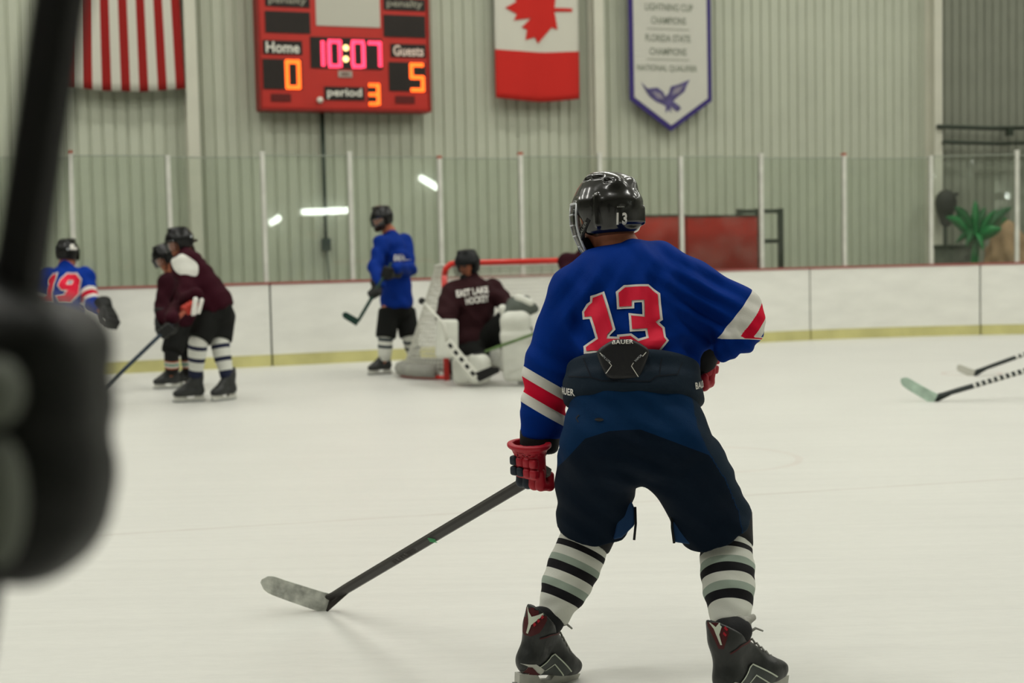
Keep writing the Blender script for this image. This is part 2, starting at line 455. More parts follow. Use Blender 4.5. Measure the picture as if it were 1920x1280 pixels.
# other walls and ceiling (outside the frame, they close the hall)
m_shell = mat('hall_panel', '#8f9186', rough=.8, var=.05, vscale=.6)
m_ceil = mat('ceiling_sheet', '#b9b9ae', rough=.8, var=.04, vscale=.5)
for nm, c, h in (('wall_left', W * -17.5 + N * 4, (.1, 18, CEIL_Z / 2)), ('wall_right', W * 19.5 + N * 4, (.1, 18, CEIL_Z / 2)), ('wall_front', N * -8.2, (19, .1, CEIL_Z / 2))):
    b = MB(); b.box(c + Z * CEIL_Z / 2, AX, h); tag(b.obj(nm, m_shell), 'plain grey hall wall outside the picture', 'wall', kind='structure')
b = MB(); b.box(N * 4 + W * 1 + Z * (CEIL_Z + .1), AX, (19, 18, .1)); tag(b.obj('ceiling', m_ceil), 'pale sheet ceiling above the rink', 'ceiling', kind='structure')
m_lampw = mat('lamp_housing', '#d8d8d0', rough=.4); m_diff = mat('lamp_diffuser', '#ffffff', emit='#fffbe8', estr=6.0)
for i, p in enumerate(FIX):
    t = empty('ceiling_light', p, 'long white strip lamp hanging over the rink', 'lamp', 'ceiling lamps above the picture')
    b = MB(); b.box(p + Z * .08, AX, (1.25, .27, .05)); b.obj('housing', m_lampw, t)
    b = MB(); b.box(p + Z * .015, AX, (1.2, .25, .012)); b.obj('diffuser', m_diff, t)
    for q in (-.9, .9):
        b = MB(); b.tube([p + W * q + Z * .12, p + W * q + Z * .36], .008, 6); b.obj('hanger', m_girt, t)

# ---- end boards, straight then rounding the corner on the right
S0 = float(onplane(1445, 520, DB) @ W); RC = 8.5; CC = W * S0 + N * (DB - RC)
def path(L):
    if L <= S0: return W * L + N * DB, W, N
    a = (L - S0) / RC
    if a > math.pi / 2:
        e = a - math.pi / 2; return CC + W * RC - N * (e * RC), -N, W
    return CC + RC * (W * math.sin(a) + N * math.cos(a)), W * math.cos(a) - N * math.sin(a), N * math.cos(a) + W * math.sin(a)
def path_at_px(px, z):
    lo, hi = -12.0, S0 + 9
    for _ in range(50):
        m_ = (lo + hi) / 2
        if proj(path(m_)[0] + Z * z)[0] < px: lo = m_
        else: hi = m_
    return lo
BH = 1.02
def strip(L0, L1, z0, z1, o0, o1, n=6):
    """a board segment following the path between two offsets (o<0 towards the ice)"""
    b = MB(); V = []; F = []
    for i in range(n + 1):
        p, t, q = path(L0 + (L1 - L0) * i / n); V += [p + q * o0 + Z * z0, p + q * o1 + Z * z0, p + q * o1 + Z * z1, p + q * o0 + Z * z1]
    for i in range(n):
        a = 4 * i
        F += [(a, a + 4, a + 7, a + 3), (a + 1, a + 2, a + 6, a + 5), (a + 3, a + 7, a + 6, a + 2), (a, a + 1, a + 5, a + 4)]
    F += [(3, 2, 1, 0), (4 * n, 4 * n + 1, 4 * n + 2, 4 * n + 3)]
    return b.add(V, F)
m_board = mat('white_board_plastic', '#e5e5de', rough=.4, spec=.35, var=.05, vscale=2.2, stretch=(1, 1, 3))
m_kick = mat('yellow_kick_strip', '#c6c184', rough=.5, var=.12, vscale=3)
m_cap = mat('red_cap_rail', '#9c5a55', rough=.5, var=.08, vscale=4)
m_seam = mat('dark_seam_backing', '#4f5c50', rough=.8)
boards = empty('dasher_boards', path(0)[0], 'white rink boards with yellow kick strip and thin red top rail', 'rink boards')
LB = path_at_px(1519, .5); PWB = path_at_px(1838, .5) - LB
PWB = max(2.2, min(2.7, PWB)); k = -5
L_END = S0 + RC * math.pi / 2
while LB + k * PWB < L_END:
    a, b_ = LB + k * PWB, LB + (k + 1) * PWB
    strip(a + .012, b_ - .012, .14, BH - .03, 0, .05).obj('board_panel', m_board, boards)
    strip(a + .012, b_ - .012, 0, .138, -.012, .05).obj('kick_strip', m_kick, boards)
    strip(a + .004, b_ - .004, BH - .028, BH, -.012, .1).obj('cap_rail', m_cap, boards)
    k += 1
LB0 = LB - 5 * PWB
strip(LB0, L_END, .0, BH - .03, .051, .09, 40).obj('backing_frame', m_seam, boards)

# ---- glass shield: every pane and post
def glass_material():
    m = bpy.data.materials.new('rink_glass'); m.use_nodes = True; nt = m.node_tree; nt.nodes.clear(); L = nt.links.new
    out = nt.nodes.new('ShaderNodeOutputMaterial'); tr = nt.nodes.new('ShaderNodeBsdfTransparent'); tr.inputs[0].default_value = (.93, .955, .93, 1)
    gl = nt.nodes.new('ShaderNodeBsdfGlossy'); gl.inputs['Roughness'].default_value = .02
    df = nt.nodes.new('ShaderNodeBsdfDiffuse'); df.inputs[0].default_value = lin('#c9cbbd')
    fr = nt.nodes.new('ShaderNodeFresnel'); fr.inputs[0].default_value = 1.45
    mx = nt.nodes.new('ShaderNodeMixShader'); L(fr.outputs[0], mx.inputs[0]); L(tr.outputs[0], mx.inputs[1]); L(gl.outputs[0], mx.inputs[2])
    tc = nt.nodes.new('ShaderNodeTexCoord'); nz = nt.nodes.new('ShaderNodeTexNoise'); nz.inputs['Scale'].default_value = 2.5; nz.inputs['Detail'].default_value = 6
    L(tc.outputs['Object'], nz.inputs['Vector']); mr = nt.nodes.new('ShaderNodeMapRange'); L(nz.outputs[0], mr.inputs[0])
    mr.inputs[1].default_value = .45; mr.inputs[2].default_value = .75; mr.inputs[3].default_value = .012; mr.inputs[4].default_value = .07
    m2 = nt.nodes.new('ShaderNodeMixShader'); L(mr.outputs[0], m2.inputs[0]); L(mx.outputs[0], m2.inputs[1]); L(df.outputs[0], m2.inputs[2])
    L(m2.outputs[0], out.inputs[0]); return m
m_glass = glass_material()
m_post = mat('aluminium_post', '#cfcfc6', rough=.4, metal=.15, var=.1, vscale=6)
m_edge = mat('glass_edge', '#8e9488', rough=.35)
m_redtip = mat('red_post_cap', '#a8543f', rough=.5)
GT = 2.54
shield = empty('glass_shield', path(1)[0] + Z * BH, 'clear glass shield in upright posts standing on the rink boards', 'rink glass')
post_px = [137, 320, 497, 660, 828, 980, 1128, 1280, 1430, 1585, 1747, 1908]
PL = [path_at_px(px, 1.7) for px in post_px]
sp = PL[1] - PL[0]; PL = [PL[0] - 3 * sp, PL[0] - 2 * sp, PL[0] - sp] + PL + [PL[-1] + sp * (i + 1) for i in range(5)]
for i, Lp in enumerate(PL):
    p, t, q = path(Lp); b = MB(); hgt = GT + .03 - (.05 if i % 3 == 1 else 0)
    b.box(p + q * .04 + Z * ((BH + hgt) / 2), [t, q, Z], (.026, .03, (hgt - BH) / 2)); po = b.obj('post', m_post, shield)
    b = MB(); b.box(p + q * .04 + Z * (hgt + .012), [t, q, Z], (.028, .032, .016)); b.obj('post_cap', m_redtip if i in (3, 7, 12, 8) else m_post, po)
for i in range(len(PL) - 1):
    dz = (i * 37 % 5) * .008
    g = strip(PL[i] + .026, PL[i + 1] - .026, BH, GT - dz, .034, .046, 4).obj('pane', m_glass, shield)
    strip(PL[i] + .026, PL[i + 1] - .026, GT - dz, GT - dz + .014, .033, .047, 4).obj('pane_edge', m_edge, g)

# tube lamps added behind the photographer, placed to put mirrored streaks in the glass
m_dkm0 = mat('dark_reflection_fin', '#20221f', rough=.9, spec=0.0)
m_tube = mat('lit_tube', '#ffffff', emit='#f4fff4', estr=45.0)
def mirror_hit(px, py, dist):
    d = ray(px, py); P = onplane(px, py, DB + .04); r = d - 2 * (d @ N) * N; return P + r * ((-7.95 - P @ N) / (r @ N))
for i, (pa, pb, lab) in enumerate((((566, 398), (652, 394), 'added long white tube lamp behind the camera, mirrored as a streak'), ((507, 419), (525, 407), 'added short slanted tube lamp behind the camera, mirrored as a low streak'),
                              ((788, 332), (822, 353), 'added slanted tube lamp behind the camera, mirrored as a high streak'))):
    A, B = mirror_hit(*pa, 0), mirror_hit(*pb, 0); t = empty('streak_lamp', (A + B) / 2, lab, 'lamp')
    b = MB(); b.tube([A, B], .085, 10); b.obj('tube', m_tube, t, smooth=True)
    d_ = nrm(B - A); rd = nrm(onplane((pa[0] + pb[0]) / 2, (pa[1] + pb[1]) / 2, DB) - (A + B) / 2); ud = nrm(np.cross(rd, d_)); nf = max(2, int(np.linalg.norm(B - A) / .1))
    for k_ in range(nf + 1):
        fc_ = A + (B - A) * (k_ / nf) + rd * .31; fd = nrm(np.cross(ud, rd)); b = MB(); b.box(fc_, [rd, ud, fd], (.22, .12, .003)); b.obj('reflection_fin', m_dkm0, t)  # added fins stop the curved panes from mirroring the tubes
    b = MB(); b.box((A + B) / 2 - N * .13, [d_, N, nrm(np.cross(d_, N))], (np.linalg.norm(B - A) / 2 + .1, .05, .09)); b.obj('bracket', m_lampw, t)

# ================================================================== scoreboard
DS = DW - .38
def su(px, py, D=DS):
    p = onplane(px, py, D); return float(p @ W), float(p[2])
m_sred = mat('scoreboard_red', '#b5281c', rough=.45, spec=.35, var=.05, vscale=3)
m_sdark = mat('scoreboard_black', '#221c17', rough=.6, var=.1, vscale=6)
m_sside = mat('scoreboard_side', '#8c1f18', rough=.5)
m_white = mat('white_print', '#dedccf', rough=.6)
m_pinkled = mat('pink_led', '#ff3050', emit='#ff4468', estr=1.9)
m_orled = mat('orange_led', '#ff6a20', emit='#ff6420', estr=2.2)
m_yled = mat('yellow_led', '#ffd060', emit='#ffe49a', estr=2.2)
ul, zb = su(491, 202)[0], su(645, 204)[1]; ur = su(803, 120)[0]; SBH = 2.15
sbo = empty('scoreboard', W * (ul + ur) / 2 + N * DS + Z * zb, 'red electronic scoreboard with lit clock digits hanging on the grey wall', 'scoreboard')
FR = lambda u, z, off=0: W * u + N * (DS + off) + Z * z
b = MB(); b.box(FR((ul + ur) / 2, zb + SBH / 2, .15), AX, ((ur - ul) / 2, .15, SBH / 2)); b.obj('cabinet', m_sred, sbo, bevel=.012)
for u in (ul - .012, ur + .012):
    b = MB(); b.box(FR(u, zb + SBH / 2, .14), AX, (.014, .16, SBH / 2 + .01)); b.obj('side_trim', m_sside, sbo)
b = MB(); b.box(FR((ul + ur) / 2, zb - .015, .14), AX, ((ur - ul) / 2 + .02, .16, .016)); b.obj('bottom_trim', m_sside, sbo)
def plate(x0, y0, x1, y1, m, name='panel'):
    a, z1 = su(x0, (y0 + y1) / 2)[0], su((x0 + x1) / 2, y0)[1]; c, z0 = su(x1, (y0 + y1) / 2)[0], su((x0 + x1) / 2, y1)[1]
    b = MB(); b.box(FR((a + c) / 2, (z0 + z1) / 2, -.006), AX, ((c - a) / 2, .008, (z1 - z0) / 2)); return b.obj(name, m, sbo), (a + c) / 2, (z0 + z1) / 2, c - a, z1 - z0
m_spanel = mat('blank_white_sign', '#b9b7aa', rough=.5)
plate(591, -70, 711, 50, m_spanel, 'sign_panel')
for args in ((497, 22, 581, 62), (719, 29, 797, 70), (582, 71, 716, 129), (493, 111, 566, 167), (729, 117, 798, 171)): plate(*args, m_sdark, 'display_window')
pm_, uu, zz, ww, hh = plate(690, 157, 714, 197, m_sdark, 'display_window')
def word_plate(x0, y0, x1, y1, txt, col=m_white):
    o, uc, zc, w_, h_ = plate(x0, y0, x1, y1, m_sdark, 'word_plate'); V, F = text2d(txt, h_ * .62, bold=.02)
    V = V * [w_ * .86 / np.ptp(V[:, 0]), h_ * .8 / np.ptp(V[:, 1])]; flat_print('lettering', (V, F), FR(uc, zc, -.016), W, Z, col, o)
m_wpink = mat('pinkish_print', '#e6cfc0', rough=.6)
word_plate(497, -8, 580, 13, 'penalty', mat('dull_print', '#8d8b7c', rough=.7)); word_plate(719, -2, 797, 20, 'penalty', MATS['dull_print'])
word_plate(493, 76, 566, 102, 'Home'); word_plate(732, 83, 798, 108, 'Guests', m_wpink); word_plate(608, 163, 683, 188, 'period')
plate(508, 176, 545, 190, mat('maker_mark', '#5c1611', rough=.6), 'maker_mark'); plate(741, 180, 777, 194, MATS['maker_mark'], 'maker_mark')
o, uc, zc, w_, h_ = plate(634, 133, 660, 145, mat('maker_badge', '#a89f92', rough=.5), 'maker_badge')
V, F = text2d('ARC', h_ * .5, bold=.02); flat_print('badge_text', (V, F), FR(uc, zc, -.016), W, Z, MATS['maker_mark'], o)
b = MB(); u_, z_ = su(599, 188); b.ball(FR(u_, z_, -.03), .045, 8); b.obj('indicator', m_white, sbo, smooth=True)
SEG = {'0': 'abcdef', '1': 'bc', '3': 'abgcd', '5': 'afgcd', '7': 'abc'}
def digit(ch, x0, y0, x1, y1, m, rows=6):
    a, z1 = su(x0, (y0 + y1) / 2)[0], su((x0 + x1) / 2, y0)[1]; c, z0 = su(x1, (y0 + y1) / 2)[0], su((x0 + x1) / 2, y1)[1]; zm = (z0 + z1) / 2
    S = {'a': (a, z1, c, z1), 'b': (c, z1, c, zm), 'c': (c, zm, c, z0), 'd': (a, z0, c, z0), 'e': (a, zm, a, z0), 'f': (a, z1, a, zm), 'g': (a, zm, c, zm)}
    b = MB(); r = .0195; seen = set()
    for s_ in SEG[ch]:
        p, q = S[s_][:2], S[s_][2:]; L = math.hypot(q[0] - p[0], q[1] - p[1]); n = max(2, int(round(L / .036)))
        for i in range(n + 1):
            x, y = p[0] + (q[0] - p[0]) * i / n, p[1] + (q[1] - p[1]) * i / n; off = .012
            for sd in (-1, 1):
                X, Y = (x, y + sd * off) if abs(q[0] - p[0]) > abs(q[1] - p[1]) else (x + sd * off, y)
                k_ = (round(X * 60), round(Y * 60))
                if k_ in seen: continue
                seen.add(k_); b.lathe(FR(X, Y, -.016), [(r, 0), (r * .9, .008)], 8, [W, Z, -N])
    return b.obj('digit', m, sbo)
digit('1', 600, 79, 605, 122, m_pinkled); digit('0', 617, 78, 637, 124, m_pinkled); digit('0', 661, 79, 681, 125, m_pinkled); digit('7', 692, 81, 712, 123, m_pinkled)
for y in (90, 111):
    b = MB(); u_, z_ = su(648, y); b.lathe(FR(u_, z_, -.016), [(.042, 0), (.038, .012)], 12, [W, Z, -N]); b.obj('colon_dot', m_yled, sbo)
digit('0', 538, 116, 560, 164, m_orled); digit('5', 771, 122, 792, 169, m_orled); digit('3', 693, 160, 709, 195, m_orled)
# dark conduit dropping from the scoreboard
m_cond = mat('dark_green_conduit', '#2c3a30', rough=.5)
p1, p2 = onplane(604, 211, DW - .1), onplane(610, 452, DW - .1); p2 = np.array([p1[0], p1[1], p2[2]])
cd_ = empty('power_conduit', p2, 'dark conduit pipe running down the wall below the red scoreboard', 'pipe')
b = MB(); b.tube([p1, p2], .028, 8); b.obj('pipe', m_cond, cd_, smooth=True)
b = MB(); b.box(p2 - Z * .05, AX, (.06, .05, .09)); b.obj('junction_box', m_cond, cd_, bevel=.008)
b = MB(); b.tube([p2 - Z * .1, p2 - Z * .55 + W * .03], .012, 6); b.obj('cable', m_cond, cd_)

# ================================================================== flags and banner
def cloth_sheet(name, u0, u1, z0, z1, D, nu, nz, wave, facemat, mats, label, cat, sag=0.0, flare=0.0):
    V = []; F = []
    for j in range(nz + 1):
        for i in range(nu + 1):
            a, c = i / nu, j / nz; lowness = 1 - c
            u = u0 + (u1 - u0) * a + flare * (a - .5) * lowness
            z = z0 + (z1 - z0) * c - sag * math.sin(math.pi * a) * lowness ** 2
            V.append(W * u + N * (D + wave(a, lowness)) + Z * z)
    for j in range(nz):
        for i in range(nu): F.append((j * (nu + 1) + i, j * (nu + 1) + i + 1, (j + 1) * (nu + 1) + i + 1, (j + 1) * (nu + 1) + i))
    o = mobj(name, V, F, mats, smooth=True)
    o.data.polygons.foreach_set('material_index', [facemat(i, j) for j in range(nz) for i in range(nu)])
    md = o.modifiers.new('thickness', 'SOLIDIFY'); md.thickness = .006
    tag(o, label, cat); return o
m_fred = mat('flag_red', '#8f1915', rough=.85, bump=.05, bscale=120); m_fwhite = mat('flag_white', '#c9c7ba', rough=.85, bump=.05, bscale=120)
m_fblue = mat('flag_blue', '#1d2a56', rough=.85); m_cred = mat('flag_bright_red', '#c2261f', rough=.85, bump=.05, bscale=120)
DF = DW - .3
u0, zb_ = su(130, 160, DF)[0], su(230, 166, DF)[1]; u1 = su(337, 150, DF)[0]
NU = 52
cloth_sheet('striped_flag', u0, u1, zb_ + .02, zb_ + 2.5, DF, NU, 20, lambda a, l: .025 * math.sin(a * 19 + l * 2) * l + .02 * math.sin(a * 8 + 1),
            lambda i, j: (2 if (j >= 12 and i < 28) else (0 if (i // 4) % 2 == 0 else 1)), [m_fred, m_fwhite, m_fblue],
            'red and white striped flag hanging upright on the grey wall', 'flag', sag=.06, flare=.14)
u0, zb_ = su(931, 180, DF)[0], su(1010, 184, DF)[1]; u1 = su(1087, 180, DF)[0]; zsplit = su(1010, 99, DF)[1]
FH = 2.6; nzf = 26; nred = max(1, round((zsplit - zb_) / FH * nzf))
cf = cloth_sheet('maple_leaf_flag', u0, u1, zb_, zb_ + FH, DF, 24, nzf, lambda a, l: .03 * math.sin(a * 11 + 2 * l) * l,
            lambda i, j: (0 if j < nred or j >= nzf - nred else 1), [m_cred, m_fwhite], 'red and white maple leaf flag hanging upright on the wall', 'flag', sag=.05)
leaf = [(0, 10), (1.5, 7.2), (3.0, 8.0), (2.3, 3.6), (4.6, 6.1), (5.1, 4.7), (7.6, 5.2), (6.8, 2.6), (8.3, 1.8), (4.3, -1.9), (4.8, -3.4), (.45, -2.7), (.4, -7.2)]
leaf = [(x, y) for x, y in leaf] + [(-x, y) for x, y in leaf[::-1] if x > 0]
uc, zc = su(1010, 17, DF)
sc_ = abs(su(1072, 17, DF)[0] - su(948, 17, DF)[0]) / 17.2
lp = [(-(y - 1.4) * sc_, x * sc_) for x, y in leaf]
me = cf.data; tv = np.array([v.co[:] for v in me.vertices]) + ORG[cf.name]; tf = np.array([p.vertices[:] for p in me.polygons])
wrap_print('maple_leaf', shape2d([lp]), FR(uc, zc, 0) , W, Z, (tv, tf), m_cred, cf, lift=.012, step=.05, reach=.6)
# pointed banner
DBn = DW - .22
ua, ub = su(1180, 120, DBn)[0], su(1334, 120, DBn)[0]; zc1 = su(1257, 188, DBn)[1]; ztip = su(1253, 246, DBn)[1]; um = (ua + ub) / 2 - .01; ztop = zc1 + 2.1
m_purple = mat('purple_cloth', '#3a2f6e', rough=.8, bump=.04, bscale=100); m_bwhite = mat('banner_white', '#c6c5ba', rough=.8, bump=.04, bscale=100); m_bgrey = mat('banner_lettering', '#7f8576', rough=.8)
poly = [(ua - um, ztop - zc1), (ua - um, 0), (0, ztip - zc1), (ub - um, 0), (ub - um, ztop - zc1)]
OB = W * um + N * DBn + Z * zc1
ban = empty('championship_banner', OB, 'white pointed banner with purple edge and dark bird emblem on the wall', 'banner')
b = MB(); b.prism(poly, OB, W, Z, N, .02); b.obj('border_cloth', m_purple, ban)
b = MB(); b.prism(offset_poly(poly, -.075), OB - N * .006, W, Z, N, .008); fld = b.obj('field_cloth', m_bwhite, ban)
def btxt(txt, px, py, wpx, hpx):
    u_, z_ = su(px, py, DBn); V, F = text2d(txt, .1, bold=.012); k_ = 2667 / (DBn / .93) ; V = V * [wpx / 118.0 / np.ptp(V[:, 0]), hpx / 118.0 / np.ptp(V[:, 1])]
    flat_print('lettering', (V, F), W * u_ + N * (DBn - .008) + Z * z_, W, Z, m_bgrey, fld)
for a in (('LIGHTNING CUP', 1254, 14, 96, 13), ('CHAMPIONS', 1253, 39, 70, 13), ('FLORIDA STATE', 1252, 72, 90, 13), ('CHAMPIONS', 1252, 97, 74, 13), ('NATIONAL QUALIFIER', 1251, 129, 120, 13)): btxt(*a)
for py in (55, 112):
    u_, z_ = su(1252, py, DBn); flat_print('rule_line', (np.array([(-.36, -.012), (.36, -.012), (.36, .012), (-.36, .012)]), [(0, 1, 2, 3)]), W * u_ + N * (DBn - .008) + Z * z_, W, Z, mat('banner_rule', '#a9aa9d', rough=.8), fld)
bird = [(1201, 154), (1214, 166), (1232, 164), (1243, 172), (1247, 181), (1253, 175), (1257, 162), (1272, 158), (1293, 149), (1286, 163), (1283, 172), (1270, 182), (1262, 190), (1272, 197), (1277, 203), (1270, 210), (1262, 205), (1257, 200), (1258, 213), (1253, 205), (1247, 213), (1248, 199), (1240, 195), (1230, 191), (1217, 181), (1211, 172)]
u_, z_ = su(1248, 182, DBn)
bp_ = [(su(x, y, DBn)[0] - u_, su(x, y, DBn)[1] - z_) for x, y in bird]
flat_print('bird_emblem', shape2d([bp_]), W * u_ + N * (DBn - .008) + Z * z_, W, Z, mat('emblem_ink', '#57507a', rough=.8, var=.35, vscale=9), fld)
for wing in ([(1222, 171), (1238, 175), (1244, 186), (1232, 184)], [(1259, 178), (1264, 166), (1281, 160), (1273, 174)]):
    wp = [(su(x, y, DBn)[0] - u_, su(x, y, DBn)[1] - z_) for x, y in wing]
    flat_print('wing_mark', shape2d([wp]), W * u_ + N * (DBn - .009) + Z * z_, W, Z, mat('emblem_grey', '#8a8490', rough=.8), fld)

# ================================================================== behind the glass on the right
def pb(px, py, back): return onplane(px, py, DB + back)
m_redp = mat('red_board_panel', '#b82c20', rough=.5, var=.14, vscale=2.5, coat=.2)
m_dkm = mat('dark_green_metal', '#3a4238', rough=.5, metal=.2)
rp = empty('red_partition', gnd(1310, 640), 'red board partition standing behind the glass', 'partition')
for x0, x1 in ((1150, 1283), (1286, 1418)):
    a, c = pb(x0, 407, .9), pb(x1, 407, .9); c[2] = a[2]
    b = MB(); t = nrm(c - a); b.box((a + c) / 2 - Z * (a[2] / 2), [t, np.cross(Z, t), Z], (np.linalg.norm(c - a) / 2, .03, a[2] / 2)); b.obj('red_panel', m_redp, rp, bevel=.006)
    b = MB(); b.box((a + c) / 2 + Z * .012, [t, np.cross(Z, t), Z], (np.linalg.norm(c - a) / 2, .04, .014)); b.obj('top_edge', m_dkm, rp)
fr = empty('metal_gate_frame', pb(1425, 640, 1.1) * [1, 1, 0], 'dark metal gate frame beside the red partition', 'gate frame')
ztop = pb(1424, 391, 1.1)[2]
for x in (1386, 1424, 1463):
    p = pb(x, 391, 1.1); p[2] = 0; b = MB(); b.box(p + Z * ztop / 2, AX, (.035 if x != 1424 else .06, .03, ztop / 2)); b.obj('upright', m_dkm, fr)
for z_, x0, x1 in ((ztop - .04, 1386, 1463), (pb(1445, 452, 1.1)[2], 1424, 1463)):
    a, c = pb(x0, 391, 1.1), pb(x1, 391, 1.1); a[2] = c[2] = z_; b = MB(); b.box((a + c) / 2, AX, (np.linalg.norm(c - a) / 2, .02, .03)); b.obj('crossbar', m_dkm, fr)
# overhead rails at the far right
for y, lab, r in ((237, 'upper dark pipe rail on the wall at the right edge', .035), (266, 'lower dark pipe rail on the wall at the right edge', .03)):
    a, c = onplane(1758 if y < 250 else 1768, y, DW - .3), onplane(1960, y + 4, DW - .3); c[2] = a[2]
    t = empty('pipe_rail', (a + c) / 2, lab, 'pipe'); b = MB(); b.tube([a, a * .5 + c * .5 - Z * .02, c], r, 8); b.obj('pipe', m_dkm, t, smooth=True)
    for f in (.04, .7, .98):
        b = MB(); b.tube([a + (c - a) * f, a + (c - a) * f + N * .3], r * .7, 6); b.obj('bracket', m_dkm, t)
    if y < 250:
        p = onplane(1893, 250, DW - .32); b = MB(); b.box(p + Z * .03, AX, (.05, .04, .07)); b.obj('hanger_box', m_dkm, t)
# plant, boulder, planter and dark cabinet on the ledge
DPL = 1.0
gz = 0.0
m_leaf = mat('bright_leaf', '#137a3c', rough=.45, var=.3, vscale=4, coat=.2); m_leaf2 = mat('deep_leaf', '#0c5a2b', rough=.45, var=.3, vscale=4, coat=.2)
base = pb(1828, 560, DPL); base[2] = 0
pl = empty('leafy_plant', base, 'broad-leaved bright green plant behind the glass at right', 'plant')
stem0 = pb(1826, 500, DPL); stem0[2] = .35; crown = pb(1830, 455, DPL)
b = MB(); b.tube([stem0, pb(1828, 478, DPL), crown], [.05, .06, .05], 8); b.tube([crown, pb(1829, 430, DPL)], [.04, .02], 8); b.obj('stem', m_leaf, pl, smooth=True)
def leaf_blade(p, q, wd_, m, bend=.1):
    p, q = np.asarray(p), np.asarray(q); d = nrm(q - p); L = np.linalg.norm(q - p); side = nrm(np.cross(d, -N + .2 * W)); up = np.cross(side, d); b = MB(); V = []; F = []; n = 8
    for i in range(n + 1):
        t = i / n; w_ = wd_ * (math.sin(math.pi * min(1, t * .92 + .06)) ** .8) * (1 - .25 * t); c = p + d * L * t + Z * bend * math.sin(math.pi * t) * L
        V += [c - side * w_, c + up * w_ * .35, c + side * w_, c + up * w_ * .35 - up * .012]
    for i in range(n):
        a = 4 * i
        for k_ in range(4): F.append((a + k_, a + (k_ + 1) % 4, a + 4 + (k_ + 1) % 4, a + 4 + k_))
    F += [(3, 2, 1, 0), (4 * n, 4 * n + 1, 4 * n + 2, 4 * n + 3)]
    return b.add(V, F).obj('leaf', m, pl, smooth=True)
for i, (x, y, dd, w_) in enumerate(((1829, 376, 0, .12), (1791, 388, -.1, .15), (1774, 407, -.2, .1), (1848, 388, .1, .12), (1868, 392, -.15, .08), (1897, 388, -.1, .12), (1889, 410, .2, .12), (1792, 456, -.2, .06), (1878, 428, -.25, .13), (1811, 462, -.3, .14), (1842, 468, -.3, .16), (1834, 480, -.25, .1))):
    r0 = pb(1830 + (x - 1830) * .12, 448 if y < 440 else 440, DPL); leaf_blade(r0, pb(x, y, DPL + dd), w_, m_leaf if i % 2 == 0 else m_leaf2)
m_rock = mat('tan_rock', '#a08466', rough=.9, var=.2, vscale=5, bump=.4, bscale=14)
cR = pb(1893, 470, 1.35); cR[2] = .72
rk = empty('tan_boulder', [cR[0], cR[1], 0], 'rounded tan boulder beside the green plant behind the glass', 'boulder')
def rock_disp(P): return (.03 * np.sin(P @ np.array([9, 4, 7.])) * np.sin(P @ np.array([-5, 8, 6.])) + .015 * np.sin(P @ np.array([17, -21, 13.]))).astype(np.float32)
organic('stone', [ell(cR, AX, (.42, .36, .9), k=.05), ell(cR + W * .3 - Z * .15, AX, (.4, .36, .8), k=.1)], .035, m_rock, rk, rock_disp)
m_grey = mat('mottled_grey', '#5d6359', rough=.7, var=.3, vscale=6)
p = pb(1790, 470, 1.75); p[2] = 0
pt = empty('grey_planter_box', p, 'mottled grey box on the ground left of the plant', 'box'); b = MB(); b.box(p + Z * .62, AX, (.25, .2, .62)); b.obj('box_body', m_grey, pt, bevel=.02)
b = MB(); b.box(p + Z * 1.25, AX, (.27, .22, .03)); b.obj('box_rim', m_dkm, pt, bevel=.01)
p2 = pb(1772, 380, 2.35); p = p2.copy(); p[2] = 0
fn = empty('dark_floor_fan', p, 'dark round-headed stand at the foot of the right column', 'fan')
b = MB(); b.tube([p, p2], .035, 8); b.obj('pole', m_dkm, fn); b = MB(); b.lathe(p, [(.25, 0), (.22, .04), (.05, .06)], 16); b.obj('base', m_dkm, fn)
organic('head', [ell(p2 + W * .02, AX, (.19, .15, .22), k=.04), cap(p2 - Z * .12, p2 - Z * .3 + W * .02, .13, .1, k=.05), cap(p2 + W * .12 + Z * .12, p2 + W * .24 + Z * .14, .04, .03)], .02, mat('dark_plastic', '#2e302b', rough=.6), fn)

# ================================================================== goal
m_gred = mat('goal_red_paint', '#c8261a', rough=.35, coat=.3); m_net = mat('net_cord', '#c8c8bd', rough=.8); m_pad = mat('goal_base_pad', '#94948c', rough=.7, var=.15, vscale=8)
G0 = gnd(838, 713); GW = 1.83
goal = empty('hockey_goal', G0 + W * GW / 2, 'red hockey goal frame with white cord net', 'goal')
ctop = [G0 + Z * .0, G0 + Z * 1.1, G0 + Z * 1.17 + W * .02, G0 + Z * 1.21 + W * .07, G0 + Z * 1.22 + W * .14]
cr_ = [G0 + W * GW + (p - G0) * [1, 1, 1] - 2 * W * ((p - G0) @ W) for p in ctop[::-1]]
b = MB(); b.tube(ctop[:2], .032, 10); b.obj('post', m_gred, goal, smooth=True)
b = MB(); b.tube(cr_[-2:], .032, 10); b.obj('post', m_gred, goal, smooth=True)
b = MB(); b.tube(ctop[1:] + cr_[:-1], .032, 10); b.obj('crossbar', m_gred, goal, smooth=True)
def sm(ctrl, n):
    P = [np.asarray(c, float) for c in ctrl]; P = [2 * P[0] - P[1]] + P + [2 * P[-1] - P[-2]]; out = []
    for i in range(1, len(P) - 2):
        for k_ in range(n):
            t = k_ / n; a, b_, c, d = P[i - 1:i + 3]
            out.append(.5 * ((2 * b_) + (-a + c) * t + (2 * a - 5 * b_ + 4 * c - d) * t * t + (-a + 3 * b_ - 3 * c + d) * t ** 3))
    return out + [P[-2]]
basep = sm([G0, G0 - W * .2 + N * .25, G0 - W * .3 + N * .65, G0 - W * .05 + N * 1.0, G0 + W * GW * .5 + N * .95, G0 + W * (GW + .05) + N * 1.0, G0 + W * (GW + .3) + N * .65, G0 + W * (GW + .2) + N * .25, G0 + W * GW], 10)
